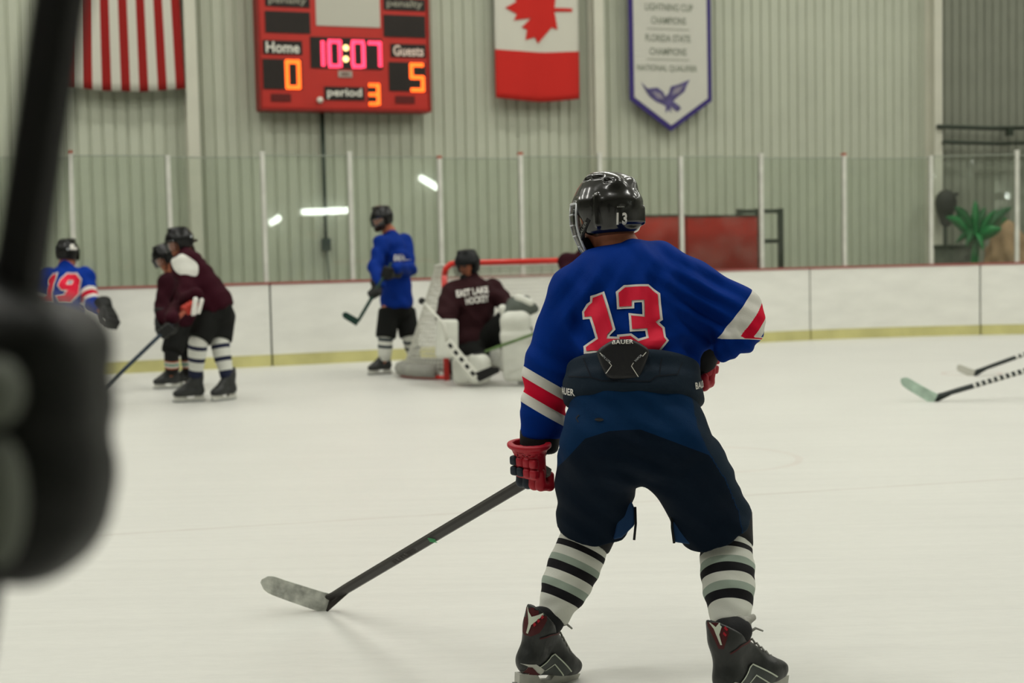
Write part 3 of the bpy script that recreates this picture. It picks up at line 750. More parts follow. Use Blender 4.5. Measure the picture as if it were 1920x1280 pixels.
topp = sm([G0 + Z * 1.2, G0 + N * .12 + Z * 1.2, G0 + N * .3 + Z * 1.19, G0 + W * .15 + N * .45 + Z * 1.18, G0 + W * GW * .5 + N * .45 + Z * 1.18, G0 + W * (GW - .15) + N * .45 + Z * 1.18, G0 + W * GW + N * .3 + Z * 1.19, G0 + W * GW + N * .12 + Z * 1.2, G0 + W * GW + Z * 1.2], 10)
b = MB(); b.tube([p + Z * .03 for p in basep], .022, 8); b.obj('base_bar', m_gred, goal, smooth=True)
b = MB(); b.tube(topp, .016, 8); b.obj('top_shelf_bar', m_net, goal, smooth=True)
def resamp(P, n):
    P = np.array(P); L = np.r_[0, np.cumsum(np.linalg.norm(np.diff(P, axis=0), axis=1))]; t = np.linspace(0, L[-1], n); return np.stack([np.interp(t, L, P[:, i]) for i in range(3)], 1)
nv = 84; nh = 26; A_ = resamp(topp, nv); B_ = resamp([p + Z * .05 for p in basep], nv); b = MB()
for i in range(nv): b.tube([A_[i], A_[i] * .5 + B_[i] * .5 + N * .02, B_[i]], .0045, 3, cap=False)
for j in range(1, nh): b.tube([A_[i] + (B_[i] - A_[i]) * (j / nh) + N * .02 * (1 - abs(2 * j / nh - 1)) for i in range(nv)], .0045, 3, cap=False)
for j in range(1, 9): b.tube([G0 + W * (GW * j / 9) + Z * 1.21, G0 + W * (.15 + (GW - .3) * j / 9) + N * .45 + Z * 1.18], .0045, 3, cap=False)
tag(b.obj('net', m_net, goal), kind='stuff')
skp = resamp([p + Z * .09 - N * .0 for p in basep[4:-4]], 40); b = MB(); b.tube(skp, .075, 8); b.obj('base_pad', m_pad, goal, smooth=True)

# ================================================================== people: shared builders
m_skin = mat('skin', '#b06a4c', rough=.55, spec=.3, var=.06, vscale=20, bump=.05, bscale=200)
m_black = mat('black_cloth', '#17181a', rough=.8, bump=.1, bscale=150)
m_blackgloss = mat('black_helmet_plastic', '#141312', rough=.22, spec=.5, coat=.5)
m_helm_bg = mat('black_helmet', '#0a0a0a', rough=.28, spec=.3)
m_rubber = mat('black_rubber', '#121212', rough=.6)
m_hold = mat('white_skate_holder', '#c9c9c0', rough=.4, var=.12, vscale=20); m_steel = mat('steel_runner', '#b0b2b0', rough=.25, metal=.9)
m_boot = mat('black_skate_leather', '#232524', rough=.42, spec=.45, var=.25, vscale=25, bump=.15, bscale=60)
m_wire = mat('pale_wire', '#c9ccd0', rough=.3, metal=.2)
m_eye = mat('dark_eye', '#1a1210', rough=.3); m_beard = mat('dark_beard', '#2a1a14', rough=.9, bump=.3, bscale=200)
def visor_material():
    m = bpy.data.materials.new('clear_visor'); m.use_nodes = True; nt = m.node_tree; nt.nodes.clear(); L = nt.links.new
    out = nt.nodes.new('ShaderNodeOutputMaterial'); tr = nt.nodes.new('ShaderNodeBsdfTransparent'); gl = nt.nodes.new('ShaderNodeBsdfGlossy'); gl.inputs['Roughness'].default_value = .05
    tr.inputs[0].default_value = (.9, .92, .93, 1)
    lw = nt.nodes.new('ShaderNodeLayerWeight'); lw.inputs[0].default_value = .35; mx = nt.nodes.new('ShaderNodeMixShader')
    L(lw.outputs['Fresnel'], mx.inputs[0]); L(tr.outputs[0], mx.inputs[1]); L(gl.outputs[0], mx.inputs[2]); L(mx.outputs[0], out.inputs[0]); return m
m_visor = visor_material()

def head_frame(f):
    f = nrm(f); l = nrm(np.cross([0, 0, 1.0], f)); u = np.cross(f, l); return f, l, u
def head_prims(c, f, l, u, neck, s=1.0):
    A = [f, l, u]
    P = [ell(c + u * .015 * s, A, (.1 * s, .078 * s, .108 * s), k=.02), cap(c + f * .04 * s - u * .03 * s, c + f * .055 * s - u * .088 * s, .058 * s, .038 * s, k=.03),
         cap(c + f * .09 * s - u * .0 * s, c + f * .105 * s - u * .032 * s, .01 * s, .016 * s, k=.012), cap(c + f * .085 * s + l * .028 * s + u * .012 * s, c + f * .085 * s - l * .028 * s + u * .012 * s, .014 * s, .014 * s, k=.02),
         cap(c + f * .088 * s + l * .02 * s - u * .062 * s, c + f * .088 * s - l * .02 * s - u * .062 * s, .01 * s, .01 * s, k=.012)]
    for q in (-1, 1): P.append(ell(c + l * q * .08 * s - f * .005 * s - u * .015 * s, A, (.022 * s, .012 * s, .034 * s), k=.01))
    P.append(cap(c - u * .06 * s - f * .02 * s, neck, .055 * s, .064 * s, k=.03))
    return P
def helmet_prims(c, f, l, u, s=1.0):
    A = [f, l, u]
    return [ell(c + u * .03 * s - f * .005 * s, A, (.13 * s, .106 * s, .108 * s), k=.02), tub(c - u * .075 * s - f * .012 * s, c + u * .04 * s - f * .008 * s, .108 * s, .116 * s, rnd=.02, k=.04, flat=(l, .9)),
            cap(c + f * .05 * s + u * .125 * s + l * .035 * s, c - f * .08 * s + u * .1 * s + l * .035 * s, .02 * s, .02 * s, k=.03), cap(c + f * .05 * s + u * .125 * s - l * .035 * s, c - f * .08 * s + u * .1 * s - l * .035 * s, .02 * s, .02 * s, k=.03),
            rbox(c + f * .155 * s - u * .1 * s, A, (.125 * s, .2 * s, .115 * s), rnd=.04, k=.012, op='-')]
def visor(c, f, l, u, parent, s=1.0, low=-.07, full=False, top=.03):
    V = []; F = []; n = 14; rows = 5
    for j in range(rows + 1):
        for i in range(n + 1):
            a = math.radians(-75 + 150 * i / n); t = j / rows; z = top + (low - top) * t
            r = (.132 if not full else .126 + .012 * math.sin(math.pi * t) - (.045 * t * t)) * s
            V.append(c + f * (r * math.cos(a) + (.012 * s)) + l * (r * .82 * math.sin(a)) + u * z * s)
    for j in range(rows):
        for i in range(n): F.append((j * (n + 1) + i, (j + 1) * (n + 1) + i, (j + 1) * (n + 1) + i + 1, j * (n + 1) + i + 1))
    o = mobj('visor', V, F, m_visor, parent, smooth=True); md = o.modifiers.new('thickness', 'SOLIDIFY'); md.thickness = .003
    return o, np.array(V).reshape(rows + 1, n + 1, 3)
def skate(parent, o, d, sc=1.0, vox=.014, fine=False, lean=(0, 0, 1), boot=None, roll_side=1):
    """ice skate: o = point on the ice under the ankle, d = toe direction"""
    zz = nrm(lean); x = nrm(np.asarray(d, float) - zz * (np.asarray(d, float) @ zz)); y = np.cross(zz, x)
    L = lambda a, b, c: np.asarray(o, float) + (x * a + y * b + zz * c) * sc
    A = [x, y, zz]; s = sc
    P = [cap(L(-.035, 0, .105), L(.13, 0, .092), .047 * s, .044 * s, k=.03 * s), cap(L(.1, 0, .092), L(.175, 0, .09), .045 * s, .038 * s, k=.03 * s),
         cap(L(-.03, 0, .11), L(-.018, 0, .22), .05 * s, .054 * s, k=.03 * s), cap(L(-.018, 0, .22), L(-.005, 0, .265), .055 * s, .06 * s, k=.02 * s),
         cap(L(.03, 0, .2), L(.12, 0, .115), .046 * s, .036 * s, k=.03 * s), cap(L(-.024, 0, .25), L(-.03, 0, .34), .057 * s, .05 * s, k=.02 * s), half(L(-.085, 0, .325), nrm(zz + x * .75), k=.012 * s), half(L(0, 0, .058), -zz)]
    bo, V, F = organic('skate', P, vox * s, boot or m_boot, parent)
    def side(poly, w, m, name):
        b = MB(); b.prism([(p[0] * s, p[1] * s) for p in poly], np.asarray(o, float) - y * w * s / 2, x, zz, y, w * s); return b.obj(name, m, bo)
    side([(-.085, .06), (-.078, .022), (.195, .022), (.21, .06), (.09, .062), (.07, .036), (.02, .034), (.0, .062)], .03, m_hold, 'blade_holder')
    side([(-.1, .026), (-.09, .006), (-.06, .0), (.18, .0), (.215, .008), (.22, .026)], .005, m_steel, 'runner')
    return bo, L, A, (V, F)
def fingers(w, d, y, b, s):
    out = []
    for i in range(4):
        q = (-.048 + .032 * i) * s; ln = (.9, 1.0, 1.04, .96)[i]
        r0 = w + d * .10 * s + y * q; j1 = w + d * .15 * s * (.9 + .1 * ln) + y * q * 1.02; j2 = j1 + d * .012 * s - b * .05 * s * ln; tip = j2 - d * .042 * s * ln - b * .006 * s
        out.append([r0, j1, j2, tip])
    return out
def glove(parent, grip, d, y, m_main, s=1.0, vox=.014, fine=False, m_f=None, m_thumb=None, m_cuff=None, b=None, extra=None, m_roll=None, c0=-.075, c1=.012, cr=.078):
    """padded hockey glove closed round a shaft: grip = shaft centre, d = forearm direction, y = shaft direction towards the thumb"""
    d = nrm(d); y = nrm(np.asarray(y, float) - d * (np.asarray(y, float) @ d)); bb = np.cross(d, y)
    if b is not None and bb @ np.asarray(b, float) < 0: bb = -bb
    w = np.asarray(grip, float) - d * .125 * s + bb * .03 * s
    A = [d, y, bb]
    palm = [rbox(w + d * .07 * s, A, (.06 * s, .062 * s, .032 * s), rnd=.022 * s, k=.02 * s)]
    cuff = [tub(w + d * c0 * s, w + d * c1 * s, cr * s, (cr - .02) * s, rnd=.012 * s, k=.02 * s, flat=(bb, .78))]
    fs = fingers(w, d, y, bb, s)
    th = [cap(w + d * .04 * s + y * .055 * s - bb * .005 * s, w + d * .085 * s + y * .075 * s - bb * .03 * s, .022 * s, .02 * s, k=.01), cap(w + d * .085 * s + y * .075 * s - bb * .03 * s, w + d * .125 * s + y * .062 * s - bb * .058 * s, .02 * s, .017 * s, k=.01)]
    fp = lambda j: [cap(j[0], j[1], .0195 * s, .02 * s, k=.006), cap(j[1], j[2], .02 * s, .018 * s, k=.006), cap(j[2], j[3], .018 * s, .015 * s, k=.006)]
    if not fine:
        P = palm + cuff + [p for j in fs for p in fp(j)] + th + (extra(w, d, y, bb, s) if extra else [])
        go, V, F = organic('glove', P, vox, m_main, parent); return go, w, A, (V, F)
    # padded rolls across the back of the hand
    go, V, F = organic('glove', palm, vox, m_main, parent)
    for i, dd in enumerate((.062, .1)):
        for n_, q in enumerate((-.049, -.0165, .0165, .049)): organic('back_roll', [rbox(w + d * dd * s + bb * .03 * s + y * q * s, A, (.0175 * s, .0155 * s, .015 * s), rnd=.009 * s)], vox, (m_roll or [[m_main] * 4] * 2)[i][n_], go)
    organic('cuff', cuff + [tub(w + d * (c0 - .005) * s, w + d * (c0 + .014) * s, (cr + .008) * s, (cr + .006) * s, rnd=.008 * s, k=.01, flat=(bb, .8)), tub(w + d * (c0 - .05) * s, w + d * (c0 + .04) * s, (cr - .016) * s, (cr - .02) * s, rnd=.01, k=.004, flat=(bb, .78), op='-')], vox, m_cuff or m_main, go)
    for i, j in enumerate(fs): organic('finger', fp(j), vox, (m_f or [m_main] * 4)[i], go)
    organic('thumb', th, vox, m_thumb or m_main, go)
    return go, w, A, (V, F)
def stick(name, label, butt, heel, toe, m_shaft, m_blade, wid=.03, thick=.02, bl_h=.078, curve=.02, group=None, marks=None, butt_tape=None, heelmat=None, cat='hockey stick', blade_up=None):
    butt, heel, toe = [np.asarray(v, float) for v in (butt, heel, toe)]
    t = empty(name, [heel[0], heel[1], max(0, heel[2] - bl_h)], label, cat, group)
    s = nrm(heel - butt); bd = nrm(toe - heel); pn = nrm(np.cross(s, bd)); wd_ = np.cross(pn, s)     # pn: normal of the stick plane
    b = MB(); Ls = np.linalg.norm(heel - butt)
    bl_up = nrm(np.cross(bd, pn));
    if bl_up @ s > 0: bl_up = -bl_up
    # shaft: rounded-rectangle section, tapering into the hosel
    V = []; F = []
    sec = [(-.5, -.3), (-.3, -.5), (.3, -.5), (.5, -.3), (.5, .3), (.3, .5), (-.3, .5), (-.5, .3)]
    stn = [(0, 1, 1), (.9, 1, 1), (.97, .95, .75), (1.0, 1.1, .6)]
    for f_, a_, c_ in stn:
        p = butt + (heel - butt) * f_
        for u_, v_ in sec: V.append(p + wd_ * u_ * wid * a_ + pn * v_ * thick * c_)
    n = len(sec)
    for i in range(len(stn) - 1):
        for k_ in range(n): F.append((i * n + k_, i * n + (k_ + 1) % n, (i + 1) * n + (k_ + 1) % n, (i + 1) * n + k_))
    F += [tuple(range(n))[::-1], tuple((len(stn) - 1) * n + k_ for k_ in range(n))]
    sh = b.add(V, F).obj('shaft', m_shaft, t)
    # blade: curved, rounded toe
    pn0 = pn
    if blade_up is not None: bl_up = nrm(np.asarray(blade_up, float) - bd * (np.asarray(blade_up, float) @ bd)); pn = nrm(np.cross(bd, bl_up))
    LB_ = np.linalg.norm(toe - heel); V = []; F = []; nb = 14
    for i in range(nb + 1):
        f_ = i / nb; x = LB_ * f_; off = curve * f_ * f_; e = max(0, (f_ - .8) / .2); hh_ = bl_h * (1 - .12 * f_) * math.sqrt(max(.02, 1 - e * e * .97)); mid = bl_h * .5 * (.16 * f_ * f_)
        c = heel + bd * x + pn * off + bl_up * (mid - bl_h * .5 + .5 * wid)
        V += [c - bl_up * hh_ / 2 - pn * .006, c + bl_up * hh_ / 2 - pn * .004, c + bl_up * hh_ / 2 + pn * .004, c - bl_up * hh_ / 2 + pn * .006]
    for i in range(nb):
        a = 4 * i
        for k_ in range(4): F.append((a + k_, a + (k_ + 1) % 4, a + 4 + (k_ + 1) % 4, a + 4 + k_))
    F += [(3, 2, 1, 0), tuple(4 * nb + k_ for k_ in range(4))]
    bo = MB().add(V, F).obj('blade', m_blade, t)
    # heel piece joining shaft and blade
    pnb = pn; pn = pn0; b = MB(); hp = [(heel - s * .13 - wd_ * wid * .5), (heel - s * .13 + wd_ * wid * .5)]
    p0, p1 = V[0] + pnb * .006, V[1] + pnb * .004
    q = [hp[0], hp[1], p1, p0]
    if (hp[0] - hp[1]) @ (p0 - p1) < 0: q = [hp[1], hp[0], p1, p0]
    VV = [v - pn * .007 for v in q] + [v + pn * .007 for v in q]
    b.add(VV, [(0, 1, 2, 3), (7, 6, 5, 4), (0, 4, 5, 1), (1, 5, 6, 2), (2, 6, 7, 3), (3, 7, 4, 0)]); b.obj('hosel', heelmat or m_shaft, t, bevel=.004)
    if butt_tape is not None:
        b = MB(); b.box(butt + s * .012, [s, wd_, pn], (.02, wid * .56, thick * .6)); b.obj('grip_knob', butt_tape, t, bevel=.005)
    for f0, f1, m in marks or []:
        b = MB(); b.box(butt + (heel - butt) * (f0 + f1) / 2, [s, wd_, pn], (Ls * (f1 - f0) / 2, wid * .51, thick * .51)); b.obj('shaft_mark', m, sh)
    return t, s, wd_, pn
def jersey_default(J, s, front):
    ch = (J['sl'] + J['sr']) / 2; up = nrm(ch - J['pel']); c2 = ch - up * .1 * s
    P = [tub(J['pel'] - up * .05 * s, c2, .198 * s, .182 * s, rnd=.03, k=.06, flat=(front, .82)), cap(c2, c2 + up * .02, .15 * s, .15 * s, k=.06, flat=(front, .85)), cap(J['sl'], J['sr'], .088 * s, .088 * s, k=.07), cap(ch + up * .01, J['neck'], .085 * s, .074 * s, k=.06)]
    for q in 'lr':
        P += [cap(J['s' + q], J['e' + q], .088 * s, .075 * s, k=.04), cap(J['e' + q], J['e' + q] + (J['w' + q] - J['e' + q]) * J.get('sleeve', 1.0), .076 * s, .064 * s, k=.03)]
    return P
def pants_default(J, s, front, leng=.97):
    P = [cap(J['pel'] - Z * .02, J['pel'] + nrm((J['sl'] + J['sr']) / 2 - J['pel']) * .07, .172 * s, .155 * s, k=.05, flat=(front, .85))]
    for q in 'lr': P.append(tub(J['h' + q] + (J['h' + q] - J['k' + q]) * .1, J['h' + q] + (J['k' + q] - J['h' + q]) * leng, .118 * s, .115 * s, rnd=.02, k=.06))
    return P
def body_prims(J, f, l, u, s):
    ch = (J['sl'] + J['sr']) / 2; up = nrm(ch - J['pel'])
    P = head_prims(J['head'], f, l, u, J['neck'], s) + [cap(J['neck'], ch - up * .06, .065 * s, .1 * s, k=.05), cap(ch - up * .1, J['pel'], .12 * s, .12 * s, k=.06), cap(J['sl'], J['sr'], .055 * s, .055 * s, k=.05)]
    for q in 'lr':
        P += [cap(J['s' + q], J['e' + q], .05 * s, .042 * s, k=.03), cap(J['e' + q], J['w' + q], .042 * s, .03 * s, k=.02), cap(J['w' + q], J['w' + q] + nrm(J['w' + q] - J['e' + q]) * .02, .026 * s, .026 * s, k=.02),
              cap(J['pel'], J['h' + q], .1 * s, .09 * s, k=.05), cap(J['h' + q], J['k' + q], .085 * s, .055 * s, k=.04), cap(J['k' + q], J['a' + q], .055 * s, .036 * s, k=.03), cap(J['a' + q], J.get('f' + q, J['a' + q] - Z * .05 + nrm(J['t' + q]) * .04), .036 * s, .022 * s, k=.03)]
    return P
def sock_mat(name, ramp): return mat(name, '#ffffff', rough=.85, bump=.08, bscale=250, ramp=ramp, attr='band')
def make_figure(label, J, front, jersey, pants, sock, s=1.0, vox=.016, face=(0, -1, 0), helmet_m=None, gloves=None, visor_on=True, jattr=None, jdisp=None, skate_sc=.95, beard=False, lean=None, extra_j=None, do_skates='lr', sock_r=(.075, .05)):
    root = empty('person', [J['pel'][0], J['pel'][1], 0], label, 'person')
    f, l, u = head_frame(face); front = nrm(front)
    organic('body', body_prims(J, f, l, u, s), min(vox, .014), m_skin, root)
    jo, jv, jf = organic('jersey', jersey_default(J, s, front) + (extra_j or []), vox, jersey, root, jdisp, jattr)
    organic('pants', pants_default(J, s, front), vox, pants, root)
    for q in 'lr':
        k_, a_ = J['k' + q] + (J['h' + q] - J['k' + q]) * .22, J['a' + q] + (J['k' + q] - J['a' + q]) * .1; ax_ = nrm(a_ - k_); LL = np.linalg.norm(a_ - k_)
        organic('sock', [tub(J['k' + q], a_, sock_r[0] * s, sock_r[1] * s, rnd=.015, k=.02), cap(k_, J['k' + q], sock_r[0] * s, sock_r[0] * s, k=.02), cap(J['k' + q] + ax_ * .08, J['k' + q] + ax_ * .16, sock_r[0] * .95 * s, sock_r[0] * .85 * s, k=.03)], min(vox, .012), sock, root, attrf={'band': lambda V: np.clip((V - k_) @ ax_ / LL, 0, 1)})
        if q in do_skates:
            g = J['a' + q].copy(); g[2] = 0; skate(root, g, J['t' + q] * [1, 1, 0], skate_sc * s, .013)
    ho, hv, hf = organic('helmet', helmet_prims(J['head'], f, l, u, s), .011, helmet_m or m_helm_bg, root)
    for q in (-1, 1):
        c = J['head'] + l * q * .045 * s + u * .125 * s + f * .04 * s; b = MB(); b.box(c, [f, l, u], (.03, .012, .012)); b.obj('vent', m_rubber, ho)
        c = J['head'] + l * q * .06 * s - f * .1 * s + u * .02 * s; b = MB(); b.ball(c, .02, 8); b.obj('rear_vent', m_wire, ho, smooth=True)
    b = MB(); b.tube([J['head'] + l * .098 * s - u * .03 * s, J['head'] + l * .06 * s + f * .05 * s - u * .115 * s, J['head'] + f * .06 * s - u * .13 * s, J['head'] - l * .06 * s + f * .05 * s - u * .115 * s, J['head'] - l * .098 * s - u * .03 * s], .007, 6); b.obj('chin_strap', m_black, ho, smooth=True)
    if visor_on: visor(J['head'], f, l, u, ho, s)
    for q in (-1, 1):
        b = MB(); b.ball(J['head'] + f * .092 * s + l * q * .03 * s + u * .0, .011, 8); b.obj('eye', m_eye, root, smooth=True)
    if beard: organic('beard', [cap(J['head'] + f * .06 * s + l * .04 * s - u * .06 * s, J['head'] + f * .09 * s - u * .1 * s, .034, .03, k=.03), cap(J['head'] + f * .06 * s - l * .04 * s - u * .06 * s, J['head'] + f * .09 * s - u * .1 * s, .034, .03, k=.03), cap(J['head'] + f * .03 * s + l * .07 * s - u * .03 * s, J['head'] + f * .06 * s + l * .04 * s - u * .08 * s, .022, .025), cap(J['head'] + f * .03 * s - l * .07 * s - u * .03 * s, J['head'] + f * .06 * s - l * .04 * s - u * .08 * s, .022, .025)], .01, m_beard, root)
    for g in gloves or []: glove(root, g['grip'], g['d'], g['y'], g['m'], s=s * g.get('s', 1.0), vox=.011, b=g.get('b'))
    return root, (jo, jv, jf), (ho, hv, hf)

# ================================================================== player 13, the main figure
m_blue = '#022b7a'
STR = [(0.0, m_blue), (.25, '#d6d4cc'), (.25 + 17 / 240, '#cf1535'), (.25 + 42 / 240, '#d6d4cc'), (.25 + 60 / 240, m_blue)]
m_jersey = mat('royal_blue_jersey', m_blue, rough=.8, spec=.05, bump=.12, bscale=260, ramp=STR, attr='band', var=.04, vscale=6)
m_num = mat('red_twill', '#dc1238', rough=.7); m_numw = mat('white_twill', '#dcd9d2', rough=.7)
m_navy = mat('navy_nylon', '#14222f', rough=.75, spec=.15, bump=.1, bscale=180, var=.06, vscale=12)
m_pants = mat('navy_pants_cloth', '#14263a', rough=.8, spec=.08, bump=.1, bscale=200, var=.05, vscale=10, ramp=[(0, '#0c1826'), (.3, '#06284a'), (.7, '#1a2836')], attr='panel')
m_flap = mat('blue_stretch_cloth', '#123a66', rough=.75)
m_gred2 = mat('dark_red_glove', '#a80f24', rough=.5, spec=.4, bump=.1, bscale=120); m_gnavy = mat('navy_glove', '#1d2733', rough=.55, bump=.1, bscale=120)
SOCK13 = sock_mat('striped_sock', [(0, '#d5d6cd'), (.087, '#0f0e14'), (.163, '#d5d6cd'), (.27, '#9aa79b'), (.355, '#0f0e14'), (.46, '#d5d6cd'), (.567, '#9aa79b'), (.66, '#0f0e14'), (.76, '#d5d6cd')])

hL, hR = gnd(998, 1291), gnd(1390, 1327)          # blades on the ice
M13 = empty('person', [(hL[0] + hR[0]) / 2, (hL[1] + hR[1]) / 2, 0], 'hockey player in blue jersey 13 seen from behind, holding a stick low', 'person')
DH = 4.5
hc = at(1138, 387, DH); fdir = np.array([-.66, .75, -.03]); f_, l_, u_ = head_frame(fdir)
J = dict(head=hc - u_ * .012, neck=at(1165, 480, 4.5), sl=at(1085, 545, 4.46), sr=at(1290, 545, 4.43), el=at(1027, 700, 4.44), er=at(1388, 598, 4.36), wl=at(1012, 835, 4.47), wr=at(1322, 660, 4.56),
         pel=at(1187, 770, 4.3), hl=at(1128, 825, 4.27), hr=at(1252, 825, 4.25), kl=at(1100, 1000, 4.455), kr=at(1360, 1000, 4.375), al=at(1023, 1176, 4.37), ar=at(1373, 1190, 4.2), tl=np.array([.8, .6, 0]), tr=np.array([.85, .53, 0]), fl=hL + Z * .085 + np.array([.05, .03, 0]), fr=hR + Z * .085 + np.array([.04, .03, 0]))
organic('body', body_prims(J, f_, l_, u_, .93), .009, m_skin, M13)
BK = nrm(-FWD * [1, 1, 0])     # towards the camera, level
# ---- jersey
jp = [cap(at(1186, 668, 4.36), at(1182, 575, 4.42), .172, .19, k=.06, flat=(FWD, .78)), cap(at(1122, 556, 4.46), at(1262, 552, 4.44), .128, .128, k=.07),
      cap(at(1142, 512, 4.5), at(1215, 504, 4.49), .07, .082, k=.07),
      cap(at(1078, 560, 4.46), at(1034, 690, 4.44), .09, .084, k=.05), cap(at(1030, 690, 4.44), at(1016, 800, 4.47), .081, .064, k=.03), tub(at(1017, 770, 4.46), at(1015, 818, 4.47), .068, .064, rnd=.008, k=.02),
      cap(at(1296, 556, 4.43), at(1378, 588, 4.38), .105, .086, k=.05), cap(at(1374, 588, 4.38), at(1386, 606, 4.37), .088, .08, k=.03), cap(at(1382, 612, 4.37), at(1362, 632, 4.43), .068, .055, k=.03),
      cap(at(1394, 606, 4.34), at(1372, 640, 4.33), .062, .05, k=.02), cap(at(1376, 636, 4.33), at(1358, 668, 4.34), .05, .014, k=.03), cap(at(1290, 620, 4.4), at(1296, 690, 4.38), .05, .03, k=.05)]
cS = at(1300, 560, 4.35); cB = at(1190, 580, 4.25); cA = at(1030, 640, 4.4)
jd = folds([(.009, RIGHT * 52 + UP * 18, 1.6, UP * 14 + RIGHT * 6, at(1230, 530, 4.3), .16), (.008, RIGHT * 62 - UP * 30, 1.4, UP * 15, at(1110, 560, 4.35), .13), (.011, RIGHT * 55 + UP * 95, 1.2, UP * 18 + RIGHT * 9, at(1320, 570, 4.35), .13), (.009, RIGHT * 80 - UP * 25, 1.0, UP * 22, at(1215, 560, 4.25), .12), (.009, RIGHT * 75 + UP * 50, 1.3, UP * 20, at(1090, 610, 4.3), .12),
            (.008, UP * 80 + RIGHT * 45, 1.0, RIGHT * 20, at(1025, 720, 4.4), .1), (.008, UP * 80 + RIGHT * 90, 1.1, RIGHT * 30, at(1385, 630, 4.33), .07), (.004, RIGHT * 40 + UP * 30, 2.0, UP * 12 - RIGHT * 9, None, 1), (.008, UP * 85 - RIGHT * 20, .8, RIGHT * 25, at(1250, 660, 4.25), .09)])
def pxy(V):
    c = V - CAM; z = c @ FWD; return 960 + FPX * (c @ RIGHT) / z, 640 - FPX * (c @ UP) / z
def band13(V):
    # position along each sleeve (metres), stripes sit where the sleeve bands are sewn
    c = V - CAM; X, Y, D = c @ RIGHT, -(c @ UP), c @ FWD
    aL = nrm(at(1016, 800, 4.47) - at(1036, 690, 4.44)); eL = at(1004, 699, 4.4)
    lx = (V - eL) @ nrm(RIGHT * -.5 - UP * .87) * 600 / 240
    rx = (V - at(1412, 541, 4.36)) @ nrm(RIGHT * .79 - UP * .61)
    t = rx * 610
    rb = np.where(t < 29, t * 17 / 29, np.where(t < 50, 17 + (t - 29) * 25 / 21, 42 + (t - 50) * 18 / 13)) / 240
    px_, py_ = pxy(V); rb = rb - np.maximum(0, py_ - 636 + (px_ - 1345) * .05) * .05
    left = X < (1062 - 960) / FPX * 4.45
    right = X > (1335 - 960) / FPX * 4.4
    v = np.where(left, np.maximum(lx, -.2), np.where(right, np.maximum(rb, -.2), -.2)) + .25
    return np.clip(v, 0, 1)
jo, jv, jf = organic('jersey', jp, .0068, m_jersey, M13, jd, {'band': band13})
Z1 = lambda x, y: (940 + x / 3.556, 300 + y / 3.556)
one = [(612, 912), (685, 889), (748, 1126), (712, 1164), (706, 1190), (790, 1190), (790, 1262), (568, 1278), (566, 1250), (648, 1190), (606, 1043), (566, 1046), (562, 1008), (585, 965), (610, 945)]
three = [(780, 884), (828, 844), (982, 838), (1054, 894), (1064, 1058), (1036, 1078), (1078, 1122), (1082, 1184), (1098, 1202), (1046, 1262), (1000, 1272), (850, 1262), (790, 1240), (786, 1176), (858, 1170), (905, 1206), (978, 1188), (968, 1124), (866, 1131), (864, 1035), (953, 1043), (950, 933), (876, 937), (876, 976), (784, 980)]
NB = at(1175, 585, 4.25); kpx = 4.25 / FPX
def to_uv(pts, O=(1175, 585), k=kpx): return [((Z1(*p)[0] - O[0]) * k, -(Z1(*p)[1] - O[1]) * k) for p in pts]
for poly in (one, three):
    p = to_uv(poly)
    wo = wrap_print('number_edge', shape2d([offset_poly(p, .006)]), NB, RIGHT, UP, (jv, jf), m_numw, jo, lift=.0025, step=.011)
    wrap_print('number', shape2d([offset_poly(p, -.001)]), NB, RIGHT, UP, (jv, jf), m_num, jo, lift=.0045, step=.011)
# ---- pants, belt, back pad
pp = [tub(at(1187, 700, 4.33), at(1187, 775, 4.29), .186, .19, rnd=.03, k=.04, flat=(FWD, .8)), ell(at(1188, 815, 4.27), [RIGHT, UP, FWD], (.2, .15, .155), k=.06),
      cap(at(1128, 835, 4.25), at(1117, 905, 4.36), .12, .114, k=.05), tub(at(1118, 850, 4.33), at(1112, 986, 4.445), .112, .116, rnd=.01, k=.04), cap(at(1260, 835, 4.23), at(1302, 900, 4.285), .12, .112, k=.05), tub(at(1280, 860, 4.26), at(1344, 990, 4.355), .113, .117, rnd=.01, k=.04)]
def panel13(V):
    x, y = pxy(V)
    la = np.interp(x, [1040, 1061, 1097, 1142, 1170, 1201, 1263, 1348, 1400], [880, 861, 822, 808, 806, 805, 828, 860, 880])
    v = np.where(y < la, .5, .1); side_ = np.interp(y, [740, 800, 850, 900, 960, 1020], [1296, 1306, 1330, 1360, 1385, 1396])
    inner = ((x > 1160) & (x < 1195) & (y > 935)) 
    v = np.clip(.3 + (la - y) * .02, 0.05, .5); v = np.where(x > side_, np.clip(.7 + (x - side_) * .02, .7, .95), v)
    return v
pd = folds([(.0025, RIGHT * 60 + UP * 60, 1.2, UP * 16, None, 1), (.006, UP * 95 + RIGHT * 20, 1.0, RIGHT * 18, at(1200, 880, 4.15), .12), (.0025, UP * 110, .8, RIGHT * 22, at(1395, 890, 4.3), .12)])
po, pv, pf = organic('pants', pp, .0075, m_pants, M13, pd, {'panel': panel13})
belt = [tub(at(1186, 676, 4.345), at(1187, 760, 4.31), .201, .21, rnd=.02, k=.02, flat=(FWD, .8)), tub(at(1187, 712, 4.33), at(1187, 757, 4.31), .207, .211, rnd=.02, k=.02, flat=(FWD, .83))]
bo, bv, bf = organic('belt_pad', belt, .008, m_navy, M13, folds([(.002, UP * 60, 1, RIGHT * 20, None, 1)]))
